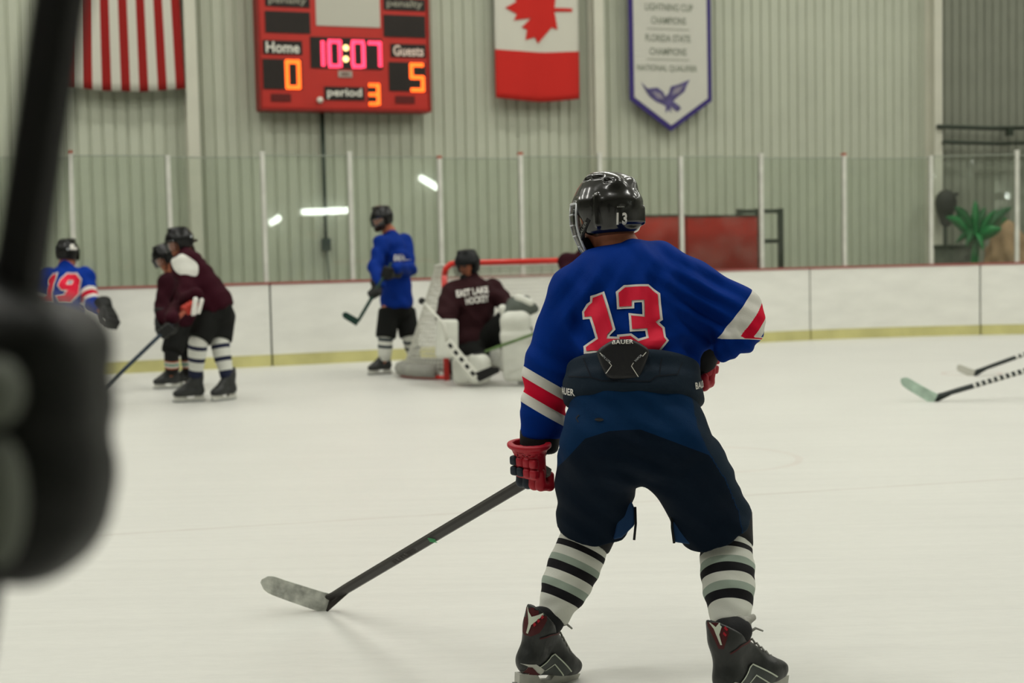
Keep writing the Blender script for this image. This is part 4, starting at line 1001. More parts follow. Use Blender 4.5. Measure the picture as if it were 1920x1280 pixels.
for x, dx, sgn in ((1300, 0, 1), (1066, 0, -1)):
    nv = nrm(BK * .62 + RIGHT * [1, 1, 0] * .78 * sgn); uv = nrm(np.cross(Z, nv)); O = at(1187 + sgn * 108, 721 if sgn > 0 else 733, 4.27) + nv * .02
    V, F = text2d('BAUER', .019, bold=.03, wscale=1.15, spacing=1.05); wrap_print('belt_lettering', (V + [.018 * sgn, 0], F), O, uv, Z, (bv, bf), m_numw, bo, lift=.002, step=.02, reach=.25)
# seams of the belt pads
m_seamline = mat('belt_seam', '#0c141f', rough=.9)
for pts in ([(1068, 705), (1110, 706), (1128, 712), (1215, 712), (1228, 703), (1268, 700), (1280, 678)], [(1095, 672), (1108, 708)], [(1238, 672), (1232, 702)]):
    poly = []
    up_ = [((x - 1187) * kpx, -(y - 710) * kpx) for x, y in pts]; poly = up_ + [(a + .0008, b_ - .004) for a, b_ in up_[::-1]]
    if len(pts) == 2: poly = up_ + [(a + .004, b_) for a, b_ in up_[::-1]]
    wrap_print('belt_seam', shape2d([poly]), at(1187, 710, 4.2), RIGHT, UP, (bv, bf), m_seamline, bo, lift=.0015, step=.02)
pc = at(1168, 674, 4.168)
oct_ = [(1148, 636), (1190, 636), (1219, 656), (1216, 672), (1197, 711), (1140, 711), (1120, 674), (1117, 658)]
pad = [rbox(pc, [RIGHT, UP, FWD], (.1, .085, .02), rnd=.012)]
n8 = len(oct_)
for i in range(n8):
    a, c = np.array(oct_[i], float), np.array(oct_[(i + 1) % n8], float); e = c - a; nn = nrm([e[1], -e[0]]); w3 = RIGHT * nn[0] - UP * nn[1]
    pad.append(half(pc + RIGHT * (a[0] - 1168) * 4.17 / FPX - UP * (a[1] - 674) * 4.17 / FPX, w3, k=.014))
m_pad13 = mat('black_moulded_pad', '#16161a', rough=.5, spec=.4, bump=.1, bscale=120)
pad_disp = lambda P: (-.004 * np.exp(-(((P - pc) @ RIGHT) / .03) ** 2 - (((P - pc) @ UP) / .045) ** 2)).astype(np.float32)
bp, bpv, bpf = organic('back_pad', pad, .0045, m_pad13, M13, pad_disp)
O = at(1168, 641, 4.14); V, F = text2d('BAUER', .0105, bold=.02, wscale=1.3, spacing=1.05); wrap_print('pad_lettering', (V, F), O, RIGHT * math.cos(.03) + UP * math.sin(.03), UP, (bpv, bpf), m_numw, bp, lift=.002, step=.02)
def poly_line(name, pts, w_, m, tgt, parent, depth, O=(1168, 674), step=.02):
    k = depth / FPX; P = [((x - O[0]) * k, -(y - O[1]) * k) for x, y in pts]; Lp, Rp = [], []
    for i, p in enumerate(P):
        a = np.array(P[max(0, i - 1)]); b = np.array(P[min(len(P) - 1, i + 1)]); t = nrm(b - a); nn = np.array([-t[1], t[0]]) * w_ / 2; Lp.append(tuple(np.array(p) + nn)); Rp.append(tuple(np.array(p) - nn))
    return wrap_print(name, shape2d([Lp + Rp[::-1]]), at(O[0], O[1], depth), RIGHT, UP, tgt, m, parent, lift=.002, step=step)
for pts in ([(1122, 657), (1130, 667)], [(1142, 679), (1147, 685), (1134, 704)], [(1212, 660), (1205, 668)], [(1188, 680), (1184, 686), (1197, 706)]): poly_line('pad_line', pts, .0022, m_numw, (bpv, bpf), bp, 4.14)
for txt, x, y, rot in (('VAPOR', 1197, 671, .75), ('APX LITE', 1136, 672, -.75)):
    V, F = text2d(txt, .006, bold=.01); c, s_ = math.cos(rot), math.sin(rot); V = V @ np.array([[c, s_], [-s_, c]]); wrap_print('pad_lettering', (V, F), at(x, y, 4.14), RIGHT, UP, (bpv, bpf), m_wire, bp, lift=.002, step=.02)
# brand mark and hole on the seat of the pants
poly_line('pants_mark', [(1088, 780), (1082, 786), (1086, 793)], .003, m_black, (pv, pf), po, 4.13)
el_ = [(.0125 * math.cos(a), .005 * math.sin(a)) for a in np.linspace(0, 2 * math.pi, 16, endpoint=False)]
wrap_print('worn_hole', shape2d([el_]), at(1124, 787, 4.13), RIGHT, UP, (pv, pf), m_black, po, lift=.002, step=.02)
# opened zip flaps on the inner thighs
for pts, m in (([(1178, 925), (1191, 955), (1190, 985), (1166, 1008), (1150, 1012), (1160, 960)], m_flap), ([(1258, 955), (1262, 1016), (1304, 1022), (1300, 990), (1270, 965)], m_flap)):
    cx = sum(p[0] for p in pts) / len(pts); cy = sum(p[1] for p in pts) / len(pts); dd = 4.33 if cx < 1200 else 4.28
    b = MB(); b.prism([((x - cx) * dd / FPX, -(y - cy) * dd / FPX) for x, y in pts], at(cx, cy, dd), RIGHT, UP, FWD, .02); zf = b.obj('zip_flap', m, po, bevel=.006)
for x0, y0, x1, y1, dd in ((1191, 950, 1189, 1012, 4.325), (1260, 958, 1264, 1018, 4.275)):
    b = MB(); b.tube([at(x0, y0, dd), at((x0 + x1) / 2 + (2 if x0 < 1200 else -2), (y0 + y1) / 2, dd), at(x1, y1, dd)], .004, 6); b.obj('zip', m_black, po, smooth=True)
# ---- legs
for kx, ky, kd, ax_, ay_, ad, r0, r1 in ((1096, 1016, 4.45, 1034, 1160, 4.385, .08, .05), (1361, 1022, 4.37, 1371, 1176, 4.21, .079, .059)):
    a, c = at(kx, ky, kd), at(ax_, ay_, ad); d_ = nrm(c - a); Ls = np.linalg.norm(c - a)
    organic('sock', [tub(a, c, r0, r1, rnd=.01, k=.02), cap(a + d_ * .08, a + d_ * .14, r0 * .92, r0 * .88, k=.04)], .006, SOCK13, M13, folds([(.0015, UP * 120, 2, RIGHT * 30, None, 1)]), {'band': lambda V: np.clip((V - a) @ d_ / Ls + .0, 0, 1)})
    organic('knee_pad', [tub(a - d_ * .12, a + d_ * .008, .088, .083, rnd=.012)], .009, m_black, M13)
# ---- skates
m_dred = mat('dark_red_trim', '#4a1518', rough=.5); m_ylogo = mat('pale_skate_mark', '#ccd3c2', rough=.5); m_lace = mat('grey_lace', '#8f8f88', rough=.8)
m_sgrey = mat('grey_skate_panel', '#4b4f4d', rough=.4, var=.15, vscale=30)
for o_, d_, ln, s_ in ((hL, (.8, .6, 0), (.2, .06, 1), .83), (hR, (.86, .5, 0), (-.13, .06, 1), .87)):
    bo_, Lc, A_, (sv, sf) = skate(M13, o_, d_, s_, .0075, lean=ln)
    x, y, zz = A_; side_n = -y if (-y) @ BK > 0 else y; sg = 1 if side_n is not y else 1
    q = -1 if side_n @ y < 0 else 1
    Of = Lc(-.04, .1 * q, .26); Uf = x if q < 0 else x; Vf = zz
    U2 = x * 1.0
    # frame seen from the outer side: u to the toe, v up
    if np.cross(U2, zz) @ side_n < 0: U2 = -U2; mir = -1
    else: mir = 1
    def side_print(name, polys, m, lift=.0025, c=(0, 0)):
        return wrap_print(name, shape2d([[((u - c[0]) * mir * s_, (v - c[1]) * s_) for u, v in p] for p in polys]), Lc(c[0], 0, c[1]), U2, zz, (sv, sf), m, bo_, lift=lift, step=.012, reach=.2)
    first = o_ is hL
    if first:
        tp = [(990, 1134), (1025, 1149), (1028, 1160), (1020, 1176), (1012, 1188), (996, 1196), (984, 1195), (981, 1190), (984, 1163), (986, 1144)]
        ym = [(990, 1137), (993, 1151), (998, 1159), (1020, 1151), (1020, 1154), (1006, 1166), (997, 1174), (991, 1191), (988, 1190), (992, 1172), (992, 1163)]; ac = (1003, 1165)
        sl_ = [[(1000 + 7 * i, 1172 - 7 * i), (1002 + 7 * i, 1177 - 7 * i), (1006 + 7 * i, 1173 - 7 * i), (1003 + 7 * i, 1168 - 7 * i)] for i in range(3)]
    else:
        tp = [(1331, 1166), (1340, 1159), (1360, 1155), (1367, 1159), (1371, 1166), (1372, 1177), (1365, 1198), (1359, 1219), (1350, 1219), (1343, 1203), (1332, 1179)]
        ym = [(1332, 1168), (1345, 1178), (1349, 1173), (1357, 1158), (1359, 1159), (1355, 1177), (1351, 1192), (1356, 1211), (1353, 1211), (1346, 1193), (1342, 1182)]; ac = (1352, 1187)
        sl_ = [[(1357 + 2 * i, 1190 - 10 * i), (1362 + 2 * i, 1195 - 10 * i), (1364 + 2 * i, 1192 - 10 * i), (1359 + 2 * i, 1186 - 10 * i)] for i in range(3)]
    dz_ = float((o_ - CAM) @ FWD) - .08; kk = dz_ / FPX; RH = nrm(RIGHT * [1, 1, 0])
    def back_print(name, poly, m, lift):
        return wrap_print(name, shape2d([[((px - ac[0]) * kk, -(py - ac[1]) * kk) for px, py in poly]]), at(ac[0], ac[1], dz_), RIGHT, UP, (sv, sf), m, bo_, lift=lift, step=.012, reach=.25)
    back_print('tendon_panel', tp, m_dred, .0025); back_print('tendon_mark', ym, m_ylogo, .0045)
    for q_ in sl_: back_print('tendon_slash', q_, m_gred2, .0045)
    side_print('side_panel', [[(-.035, .1), (.045, .145), (.13, .082), (.11, .062), (-.02, .062)]], m_sgrey)
    side_print('side_piping', [[(-.035, .1), (.045, .145), (.13, .082), (.126, .079), (.044, .14), (-.033, .097)], [(.0, .085), (.045, .108), (.1, .066), (.096, .064), (.044, .104), (.002, .082)]], m_ylogo, .004)
    side_print('heel_patch', [[(-.09, .1), (-.05, .108), (-.0, .085), (-.005, .065), (-.085, .065)]], m_hold, .003)
    side_print('heel_mark', [[(-.09, .092), (-.06, .096), (-.035, .078), (-.01, .068), (-.085, .066)]], m_dred, .0045)
    side_print('collar_trim', [[(-.05, .205), (-.01, .222), (.05, .225), (.05, .219), (-.01, .216), (-.05, .199)]], m_dred, .003)
    # tongue, laces
    organic('tongue', [cap(Lc(.035, 0, .215), Lc(.05, 0, .27), .032 * s_, .028 * s_, flat=(x, .4)), cap(Lc(.05, 0, .27), Lc(.105, 0, .282), .02 * s_, .012 * s_, k=.02)], .007, mat('felt_tongue', '#a9a8a0', rough=.9, bump=.3, bscale=90), bo_)
    organic('cuff_lining', [cap(Lc(.02, 0, .235), Lc(.045, 0, .25), .05 * s_, .038 * s_, k=.02), cap(Lc(-.02, 0, .26), Lc(.02, 0, .255), .048 * s_, .048 * s_, k=.02)], .007, m_black, bo_)
    for k_ in range(6):
        t = k_ / 5; c = Lc(.145 - .085 * t, 0, .132 + .09 * t); b = MB(); b.tube([c - y * .026 * s_, c + x * .012 * s_ + zz * .008 * s_, c + y * .026 * s_], .0035, 6); b.obj('lace', m_lace, bo_, smooth=True)
    b = MB(); c = Lc(.075, 0, .235); b.tube([c, c + x * .03 + zz * .008, c + x * .055 - zz * .006], [.004, .004, .003], 6); b.obj('lace_end', m_lace, bo_, smooth=True)
# ---- gloves and stick
heel13 = gnd(618, 1122, .045); g13 = at(1006, 891, 4.46); sdir = nrm(heel13 - g13); butt13 = g13 - sdir * .045
toe13 = at(490, 1084, 5.36)
m_blacksh = mat('black_carbon_shaft', '#26221f', rough=.45, spec=.4, var=.15, vscale=20); m_tape = mat('worn_pale_tape', '#b4b6ad', rough=.8, var=.45, vscale=22, bump=.3, bscale=50)
m_greenm = mat('green_shaft_print', '#1fae5e', rough=.5); m_butt = mat('grey_grip_tape', '#77756f', rough=.8)
st13, s_, w_, n_ = stick('hockey_stick', 'black stick with worn white taped blade held by player 13', butt13, heel13, toe13, m_blacksh, m_tape, wid=.036, thick=.024, bl_h=.075, curve=.02, butt_tape=m_butt, blade_up=UP)
# three green bars printed on the shaft, ghost lettering beside them
sh = [c for c in st13.children if c.name.startswith('shaft')][0]
pf_ = lambda px, py: float((at(px, py, 4.9) - g13) @ sdir)
tt = (np.linalg.norm(heel13 - butt13)) * .47; mp_ = butt13 + s_ * tt; tc_ = nrm(CAM - mp_); side_, so_ = max([(q, o) for q, o in ((n_, .0122), (-n_, .0122), (w_, .0182), (-w_, .0182))], key=lambda t: t[0] @ tc_)
for k_ in range(3):
    V = np.array([(-.014, -.0022), (.014, -.0022), (.014, .0022), (-.014, .0022)]) + [(k_ - 1) * -.003, (k_ - 1) * .008]
    flat_print('shaft_print', (V, [(0, 1, 2, 3)]), butt13 + s_ * tt + side_ * so_, RIGHT - side_ * (RIGHT @ side_), np.cross(side_, nrm(RIGHT - side_ * (RIGHT @ side_))), m_greenm, sh, lift=.003)
V, F = text2d('FUTURE', .02, bold=.01, wscale=1.4); flat_print('shaft_lettering', (V, F), butt13 + s_ * (tt + .18) + side_ * so_, -s_, np.cross(side_, -s_), mat('ghost_print', '#37322e', rough=.6), sh, lift=.001)
glove(M13, g13, (.03, .1, -1), sdir, m_gred2, c0=.0, c1=.045, cr=.082, s=.86, vox=.0055, fine=True, m_f=[m_gred2, m_gred2, m_gnavy, m_gnavy], m_thumb=m_gnavy, b=BK, m_roll=[[m_gred2] * 3 + [m_gnavy], [m_gred2, m_gred2, m_gnavy, m_gnavy]])
organic('wrist_guard', [tub(at(1014, 800, 4.47), at(1010, 848, 4.475), .066, .06, rnd=.02)], .008, m_black, M13)
gr = at(1304, 702, 4.5)
glove(M13, gr, (-.15, .1, -1), (-.8, .5, .2), m_gred2, s=.82, vox=.007, fine=True, m_f=[m_gred2, m_gred2, m_gred2, m_gnavy], m_thumb=m_gnavy, m_cuff=m_black, b=RIGHT)
organic('elbow_guard', [cap(at(1345, 640, 4.46), at(1318, 655, 4.5), .05, .045), cap(at(1318, 655, 4.5), at(1318, 680, 4.5), .042, .04)], .008, m_black, M13)
# ---- helmet
c = hc; A_ = [f_, l_, u_]; m_shell = m_blackgloss
hp = [ell(c + u_ * .005, A_, (.117, .095, .105), k=.02), tub(c - u_ * .085 - f_ * .004, c + u_ * .02 - f_ * .003, .104, .11, rnd=.014, k=.035, flat=(l_, .85)),
      cap(c + f_ * .025 + u_ * .08 + l_ * .03, c - f_ * .07 + u_ * .066 + l_ * .03, .02, .02, k=.03), cap(c + f_ * .025 + u_ * .08 - l_ * .03, c - f_ * .07 + u_ * .066 - l_ * .03, .02, .02, k=.03),
      rbox(c - f_ * .105 - u_ * .035, A_, (.012, .055, .03), rnd=.008, k=.012), cap(c - f_ * .045 + l_ * .088 - u_ * .06, c - f_ * .045 + l_ * .09 + u_ * .03, .008, .006, k=.01), cap(c - f_ * .045 - l_ * .088 - u_ * .06, c - f_ * .045 - l_ * .09 + u_ * .03, .008, .006, k=.01),
      rbox(c + f_ * .15 - u_ * .098, A_, (.108, .2, .098), rnd=.035, k=.01, op='-'), rbox(c + f_ * .05 - u_ * .075, A_, (.03, .2, .045), rnd=.025, k=.01, op='-')]
for q in (-1, 1):
    for ff, ww_ in ((-.02, .016), (.03, .016), (-.07, .013)):
        hp.append(cap(c + f_ * (ff - ww_) + l_ * q * .056 + u_ * .096 - u_ * abs(ff) * .25, c + f_ * (ff + ww_) + l_ * q * .058 + u_ * .094 - u_ * abs(ff) * .25, .008, .008, k=.004, op='-'))
    hp.append(cap(c + f_ * .05 + l_ * q * .092 + u_ * .028, c + f_ * .08 + l_ * q * .08 + u_ * .03, .012, .011, k=.004, op='-'))
    hp.append(cap(c - f_ * .04 + l_ * q * .098 + u_ * .05, c - f_ * .02 + l_ * q * .098 - u_ * .08, .003, .003, k=.003, op='-'))
hp.append(rbox(c - f_ * .119 - u_ * .07, A_, (.012, .05, .012), rnd=.006, k=.004, op='-'))
ho, hv, hf = organic('helmet', hp, .0046, m_shell, M13)
V, F = text2d('13', .032, bold=.045, wscale=.72, spacing=1.25); wrap_print('helmet_number', (V, F), at(1170, 405, 4.3), RIGHT, UP, (hv, hf), m_numw, ho, lift=.002, step=.015)
V, F = text2d('BAUER', .004, bold=.01, wscale=1.3); wrap_print('helmet_lettering', (V, F), at(1168, 383, 4.3), RIGHT, UP, (hv, hf), m_lace, ho, lift=.0015, step=.02)
# full clear face shield with pale rim, chin cup, straps
vo, vg = visor(c - f_ * .004, f_, l_, u_, ho, .95, low=-.165, full=True, top=.012)
b = MB(); b.tube(list(vg[0]), .004, 6); b.tube(list(vg[-1]), .0045, 6); b.tube(list(vg[:, 0]), .0035, 6); b.tube(list(vg[:, -1]), .0035, 6)
for pts in (list(vg[0]), list(vg[-1]), list(vg[:, 0]), list(vg[:, -1])):
    b = MB(); b.tube(pts, .004, 6); b.obj('shield_rim', m_wire, vo, smooth=True)
for i in (3, 5, 7, 9, 11):
    b = MB(); b.tube(list(vg[:, i]), .0024, 6); b.obj('cage_wire', m_wire, vo, smooth=True)
for j in (1, 2, 3, 4):
    b = MB(); b.tube(list(vg[j, 1:-1]), .0024, 6); b.obj('cage_wire', m_wire, vo, smooth=True)
organic('chin_cup', [cap(c + f_ * .075 + l_ * .025 - u_ * .125, c + f_ * .075 - l_ * .025 - u_ * .125, .024, .024), cap(c + f_ * .06 + l_ * .045 - u_ * .11, c + f_ * .075 + l_ * .02 - u_ * .125, .014, .018)], .007, m_black, ho)
p0, p1, p2 = c + l_ * .088 - f_ * .005 - u_ * .045, c + l_ * .08 + f_ * .035 - u_ * .09, c + l_ * .05 + f_ * .07 - u_ * .12
b = MB(); dS = nrm(p1 - p0); nS = nrm(l_ - dS * (l_ @ dS)); b.box((p0 + p1) / 2 + nS * .006, [dS, np.cross(nS, dS), nS], (np.linalg.norm(p1 - p0) / 2 + .012, .012, .003)); so = b.obj('ear_strap', m_rubber, ho, bevel=.002)
V, F = text2d('BAUER', .011, bold=.01, wscale=1.2); flat_print('strap_lettering', (V, F), (p0 + p1) / 2 + nS * .0095, -dS if (-dS) @ RIGHT > 0 else dS, np.cross(nS, -dS if (-dS) @ RIGHT > 0 else dS), mat('grey_print', '#8b8b86', rough=.6), so, lift=.001)
b = MB(); b.tube([p1, p2], .009, 6); b.obj('chin_strap', m_black, ho, smooth=True)
b = MB(); b.tube([c - l_ * .1 - u_ * .02 - f_ * .01, c - l_ * .098 - u_ * .09 + f_ * .005, c - l_ * .075 - u_ * .115 + f_ * .05], .004, 6); b.obj('side_strap', m_black, ho, smooth=True)
for q in (-1, 1):
    b = MB(); b.ball(hc + f_ * .085 + l_ * q * .028 + u_ * -.01, .01, 8); b.obj('eye', m_eye, M13, smooth=True)

# ================================================================== the other players
def jnt(d0, **kw):
    return {k: (at(*v) if len(v) == 3 else at(v[0], v[1], d0)) if isinstance(v, tuple) else v for k, v in kw.items()}
m_jblue = mat('plain_blue_jersey', '#052a7c', rough=.75, spec=.1, bump=.1, bscale=150, var=.05, vscale=6)
m_mar = mat('maroon_jersey', '#2b0a14', rough=.8, spec=.1, bump=.1, bscale=150, var=.08, vscale=6)
m_mar_yoke = mat('maroon_jersey_white_yoke', '#300a16', rough=.8, spec=.1, bump=.1, bscale=150, ramp=[(0, '#300a16'), (.5, '#d2d2ca')], attr='band')
m_mar_goal = mat('dark_brown_jersey', '#2c1518', rough=.8, spec=.1, bump=.1, bscale=150, var=.08, vscale=6)
m_pblack = mat('black_hockey_pants', '#131412', rough=.75, spec=.15, bump=.1, bscale=150, var=.1, vscale=8)
m_gblack = mat('black_glove', '#131514', rough=.55, spec=.3, bump=.1, bscale=90)
m_gmix = mat('red_white_glove', '#b5382c', rough=.6, bump=.1, bscale=90)
wsock = sock_mat('white_sock_dark_bands', [(0, '#d3d4cb'), (.16, '#1d2c33'), (.27, '#d3d4cb'), (.42, '#1d2c33'), (.53, '#d3d4cb')])
nsock = sock_mat('navy_white_sock', [(0, '#d0d1c9'), (.2, '#1a1f38'), (.3, '#d0d1c9'), (.5, '#1a1f38'), (.6, '#d0d1c9'), (.82, '#1a1f38')])
bsock = sock_mat('black_sock_bands', [(0, '#141414'), (.42, '#a8603f'), (.47, '#cfcfc6'), (.53, '#2f7560'), (.61, '#cfcfc6'), (.68, '#a8603f'), (.74, '#141414')])
def bg_folds(c, s=1.0): return folds([(.006, np.array([30, 16, 20.]), 1.3, np.array([9, 0, 14.]), None, 1), (.004, np.array([-16, 10, 38.]), 1.0, np.array([16, 5, 6.]), None, 1)])
m_shaftg = mat('dark_green_shaft', '#1d3a33', rough=.4, var=.1, vscale=8); m_shaftb = mat('black_shaft', '#171717', rough=.4); m_tapeb = mat('black_blade_tape', '#161616', rough=.7)

# ---- bearded player in blue, standing upright left of the goal
d = 15.8
J = jnt(d, head=(716, 409, 15.72), neck=(730, 436), sl=(716, 456, 15.62), sr=(758, 454, 15.95), el=(703, 500, 15.5), er=(768, 505, 15.75), wl=(708, 535, 15.42), wr=(728, 512, 15.45), pel=(744, 570), hl=(729, 585, 15.75), hr=(760, 585, 15.9), kl=(723, 635, 15.7), kr=(768, 633, 15.85), al=(721, 680, 15.75), ar=(777, 675, 16.05), tl=np.array([-.85, -.45, 0]), tr=np.array([-.5, -.8, 0]))
sa = at(735, 493, 15.35); sb_ = at(672, 601, 15.15); sd_ = nrm(sb_ - sa)
hands = [sa + sd_ * .12, sa + sd_ * .38]
J['wr'] = hands[0] + np.array([.1, .06, .05]); J['wl'] = hands[1] + np.array([.05, .1, .1])
r, (jo, jv, jf), hh_ = make_figure('bearded player in plain blue jersey standing left of the goal', J, (-.7, -.7, 0), m_jblue, m_pblack, wsock, face=(-.72, -.66, -.22), beard=True, jdisp=bg_folds(0), sock_r=(.08, .062),
    gloves=[dict(grip=hands[0], d=nrm(hands[0] - J['er']), y=sd_, m=m_gblack), dict(grip=hands[1], d=nrm(hands[1] - J['el']), y=sd_, m=m_gblack)])
V, F = text2d('RANGERS', .07, bold=.03, wscale=.35); wrap_print('chest_lettering', (V, F), at(716, 484, 15.3), nrm(RIGHT * .8 - FWD * .5), Z, (jv, jf), m_numw, jo, lift=.01, step=.04, reach=.6)
stick('hockey_stick', 'dark green stick held off the ice by the bearded blue player', sa, sb_, at(646, 586, 15.0), m_shaftg, m_shaftg, wid=.036, thick=.026)

# ---- maroon player bending forward with white shoulder
d = 13.3
J = jnt(d, head=(336, 453, 13.3), neck=(352, 482, 13.3), sl=(349, 505, 13.18), sr=(368, 500, 13.5), el=(350, 562, 12.98), er=(335, 575, 13.6), wl=(352, 585, 12.95), wr=(318, 610, 13.4), pel=(406, 578, 13.3), hl=(392, 596, 13.2), hr=(418, 592, 13.4), kl=(372, 640, 13.1), kr=(412, 640, 13.3), al=(366, 714, 13.2), ar=(428, 716, 13.3), tl=np.array([-.93, -.3, 0]), tr=np.array([-.6, -.75, 0]))
sa = at(371, 560, 12.85); sb_ = gnd(150, 772, .06); sd_ = nrm(sb_ - sa)
h1, h2 = sa + sd_ * .1, sa + sd_ * .42
h2 = sa + sd_ * (np.linalg.norm(at(313, 622, 12.95) - sa))
J['wl'] = h1 + np.array([.04, .03, .1]); J['wr'] = h2 + np.array([.04, .06, .1])
ysh = at(347, 497, 13.06)
r, (jo, jv, jf), hh_ = make_figure('bending maroon player with white shoulder and navy striped socks', J, (-.8, -.5, -.3), m_mar_yoke, m_pblack, nsock, s=1.0, face=(-.92, -.35, -.25), jdisp=bg_folds(0), skate_sc=.98, sock_r=(.085, .062),
    extra_j=[cap(at(352, 498, 13.2), at(395, 560, 13.25), .15, .16, k=.08), cap(at(350, 486, 13.25), at(356, 492, 13.25), .08, .1, k=.06)], jattr={'band': lambda V: np.clip(.5 + (.118 - np.linalg.norm(np.stack([(V - ysh) @ nrm(RIGHT - UP * .45) * .85, (V - ysh) @ nrm(UP + RIGHT * .45) * 1.35, (V - ysh) @ FWD * .4], 1), axis=1) + .012 * np.sin((V @ RIGHT) * 45 + (V @ UP) * 30)) * 4, 0, 1)}, gloves=[dict(grip=h1, d=nrm(h1 - J['el']), y=sd_, m=m_gmix, s=1.05), dict(grip=h2, d=nrm(h2 - J['er']), y=sd_, m=m_gblack, s=1.05)])
stick('hockey_stick', 'blue-black stick reaching down left from the bending maroon player', sa, sb_, sb_ + np.array([-.2, -.15, .0]), mat('blue_black_shaft', '#1b2a36', rough=.35, var=.3, vscale=6), m_tapeb, wid=.034, thick=.024, marks=[(.02, .2, mat('orange_shaft_band', '#9a4f3a', rough=.5))])
organic('glove_stripe', [cap(h1 + np.array([.06, -.06, .06]), h1 + np.array([.035, -.07, -.07]), .022, .02), cap(h1 + np.array([.11, -.03, .05]), h1 + np.array([.08, -.04, -.06]), .018, .016)], .011, m_numw, r)
hd = J['head']; f0, l0, u0_ = head_frame((-.92, -.35, -.25))
organic('hair', [cap(hd - f0 * .07 - u0_ * .07, hd - f0 * .09 - u0_ * .15, .05, .035), cap(hd - f0 * .1 - u0_ * .02, hd - f0 * .16 - u0_ * .03, .02, .012)], .012, m_beard, r)

# ---- second maroon player partly hidden behind the bending one
d = 14.7
J = jnt(d, head=(309, 481, 14.55), neck=(322, 510, 14.6), sl=(312, 530, 14.45), sr=(345, 528, 14.9), el=(304, 572, 14.4), er=(348, 580, 14.9), wl=(304, 595, 14.3), wr=(330, 610, 14.6), pel=(342, 606, 14.7), hl=(332, 622, 14.6), hr=(352, 622, 14.8), kl=(322, 662, 14.5), kr=(352, 664, 14.75), al=(323, 704, 14.6), ar=(356, 704, 14.8), tl=np.array([-.93, -.3, 0]), tr=np.array([-.9, -.3, 0]))
r, (jo, jv, jf), hh_ = make_figure('crouching maroon player half hidden behind the white-shouldered player', J, (-.85, -.5, -.2), m_mar, m_pblack, bsock, s=.97, face=(-.85, -.3, -.45), jdisp=bg_folds(0), sock_r=(.075, .06),
    gloves=[dict(grip=J['wl'] - Z * .1, d=(0, -.1, -1), y=(-.5, -.6, .1), m=m_gblack)])
b_ = [(-.03, .22), (.05, .22), (.1, .12), (.04, .08), (.07, -.2), (-.02, -.2), (.0, .05), (-.05, .1)]
wrap_print('white_side_panel', shape2d([b_]), at(323, 528, 14.2), RIGHT, UP, (jv, jf), m_numw, jo, lift=.012, step=.05, reach=.7)

# ---- number 19 in blue, back to the camera at the left edge
d = 15.7
J = jnt(d, head=(126, 473, 15.75), neck=(125, 490, 15.75), sl=(86, 520, 15.7), sr=(160, 518, 15.7), el=(66, 580, 15.7), er=(174, 572, 15.55), wl=(66, 625, 15.6), wr=(193, 588, 15.4), pel=(118, 600, 15.6), hl=(100, 612, 15.6), hr=(136, 612, 15.6), kl=(96, 660, 15.8), kr=(142, 660, 15.8), al=(92, 705, 15.7), ar=(150, 705, 15.7), tl=np.array([-.2, .95, 0]), tr=np.array([.3, .95, 0]), sleeve=.42)
STR19 = [(0.0, '#06308c'), (.35, '#d6d4cc'), (.45, '#c41834'), (.58, '#d6d4cc'), (.68, '#06308c')]
m_j19 = mat('blue_jersey_sleeve_bands', '#06308c', rough=.75, spec=.1, bump=.1, bscale=150, ramp=STR19, attr='band')
def band19(V):
    out = np.zeros(len(V))
    for q in 'lr':
        a, e = J['s' + q], J['e' + q]; ax = nrm(e - a); t = (V - a) @ ax / np.linalg.norm(e - a); dist = np.linalg.norm(V - a - np.outer((V - a) @ ax, ax), axis=1)
        sel = (dist < .14) & (V @ RIGHT > (J['sr'] @ RIGHT - .02) if q == 'r' else (dist < .14) & (V @ RIGHT < J['sl'] @ RIGHT + .02)); out = np.where(sel, np.clip((t - .1) * .9, 0, 1), out)
    return out
g19 = at(205, 603, 15.3)
r, (jo, jv, jf), hh_ = make_figure('blue player wearing number 19 with back turned, at left', J, (.1, .99, 0), m_j19, m_pblack, wsock, s=1.12, face=(.2, .97, -.1), jdisp=bg_folds(0), jattr={'band': band19}, visor_on=True,
    gloves=[dict(grip=g19, d=nrm(g19 - J['wr']) + Z * -.3, y=(-.5, .3, .6), m=m_gblack, s=1.25, b=-FWD), dict(grip=at(62, 650, 15.5), d=(0, 0, -1), y=(1, .2, 0), m=m_gblack)])
one19 = [(-.16, .1), (-.11, .15), (-.06, .16), (-.1, -.05), (-.08, -.16), (-.2, -.16), (-.2, -.1), (-.16, -.09), (-.14, .05), (-.17, .06)]
nine_o = [(.0, .1), (.05, .16), (.15, .16), (.2, .1), (.17, -.06), (.11, -.16), (-.0, -.16), (-.03, -.1), (.05, -.08), (.08, -.02), (.02, -.02), (-.02, .03)]
nine_i = [(.07, .09), (.12, .09), (.11, .04), (.06, .04)]
O19 = at(108, 540, 15.4)
wrap_print('number_edge', shape2d([offset_poly(one19, .014)]), O19, RIGHT, UP, (jv, jf), m_numw, jo, lift=.01, step=.03, reach=.7); wrap_print('number', shape2d([one19]), O19, RIGHT, UP, (jv, jf), m_num, jo, lift=.016, step=.03, reach=.7)
wrap_print('number_edge', shape2d([offset_poly(nine_o, .014), offset_poly(nine_i, -.014)]), O19, RIGHT, UP, (jv, jf), m_numw, jo, lift=.01, step=.03, reach=.7); wrap_print('number', shape2d([nine_o, nine_i]), O19, RIGHT, UP, (jv, jf), m_num, jo, lift=.016, step=.03, reach=.7)
ho_, hv_, hf_ = hh_
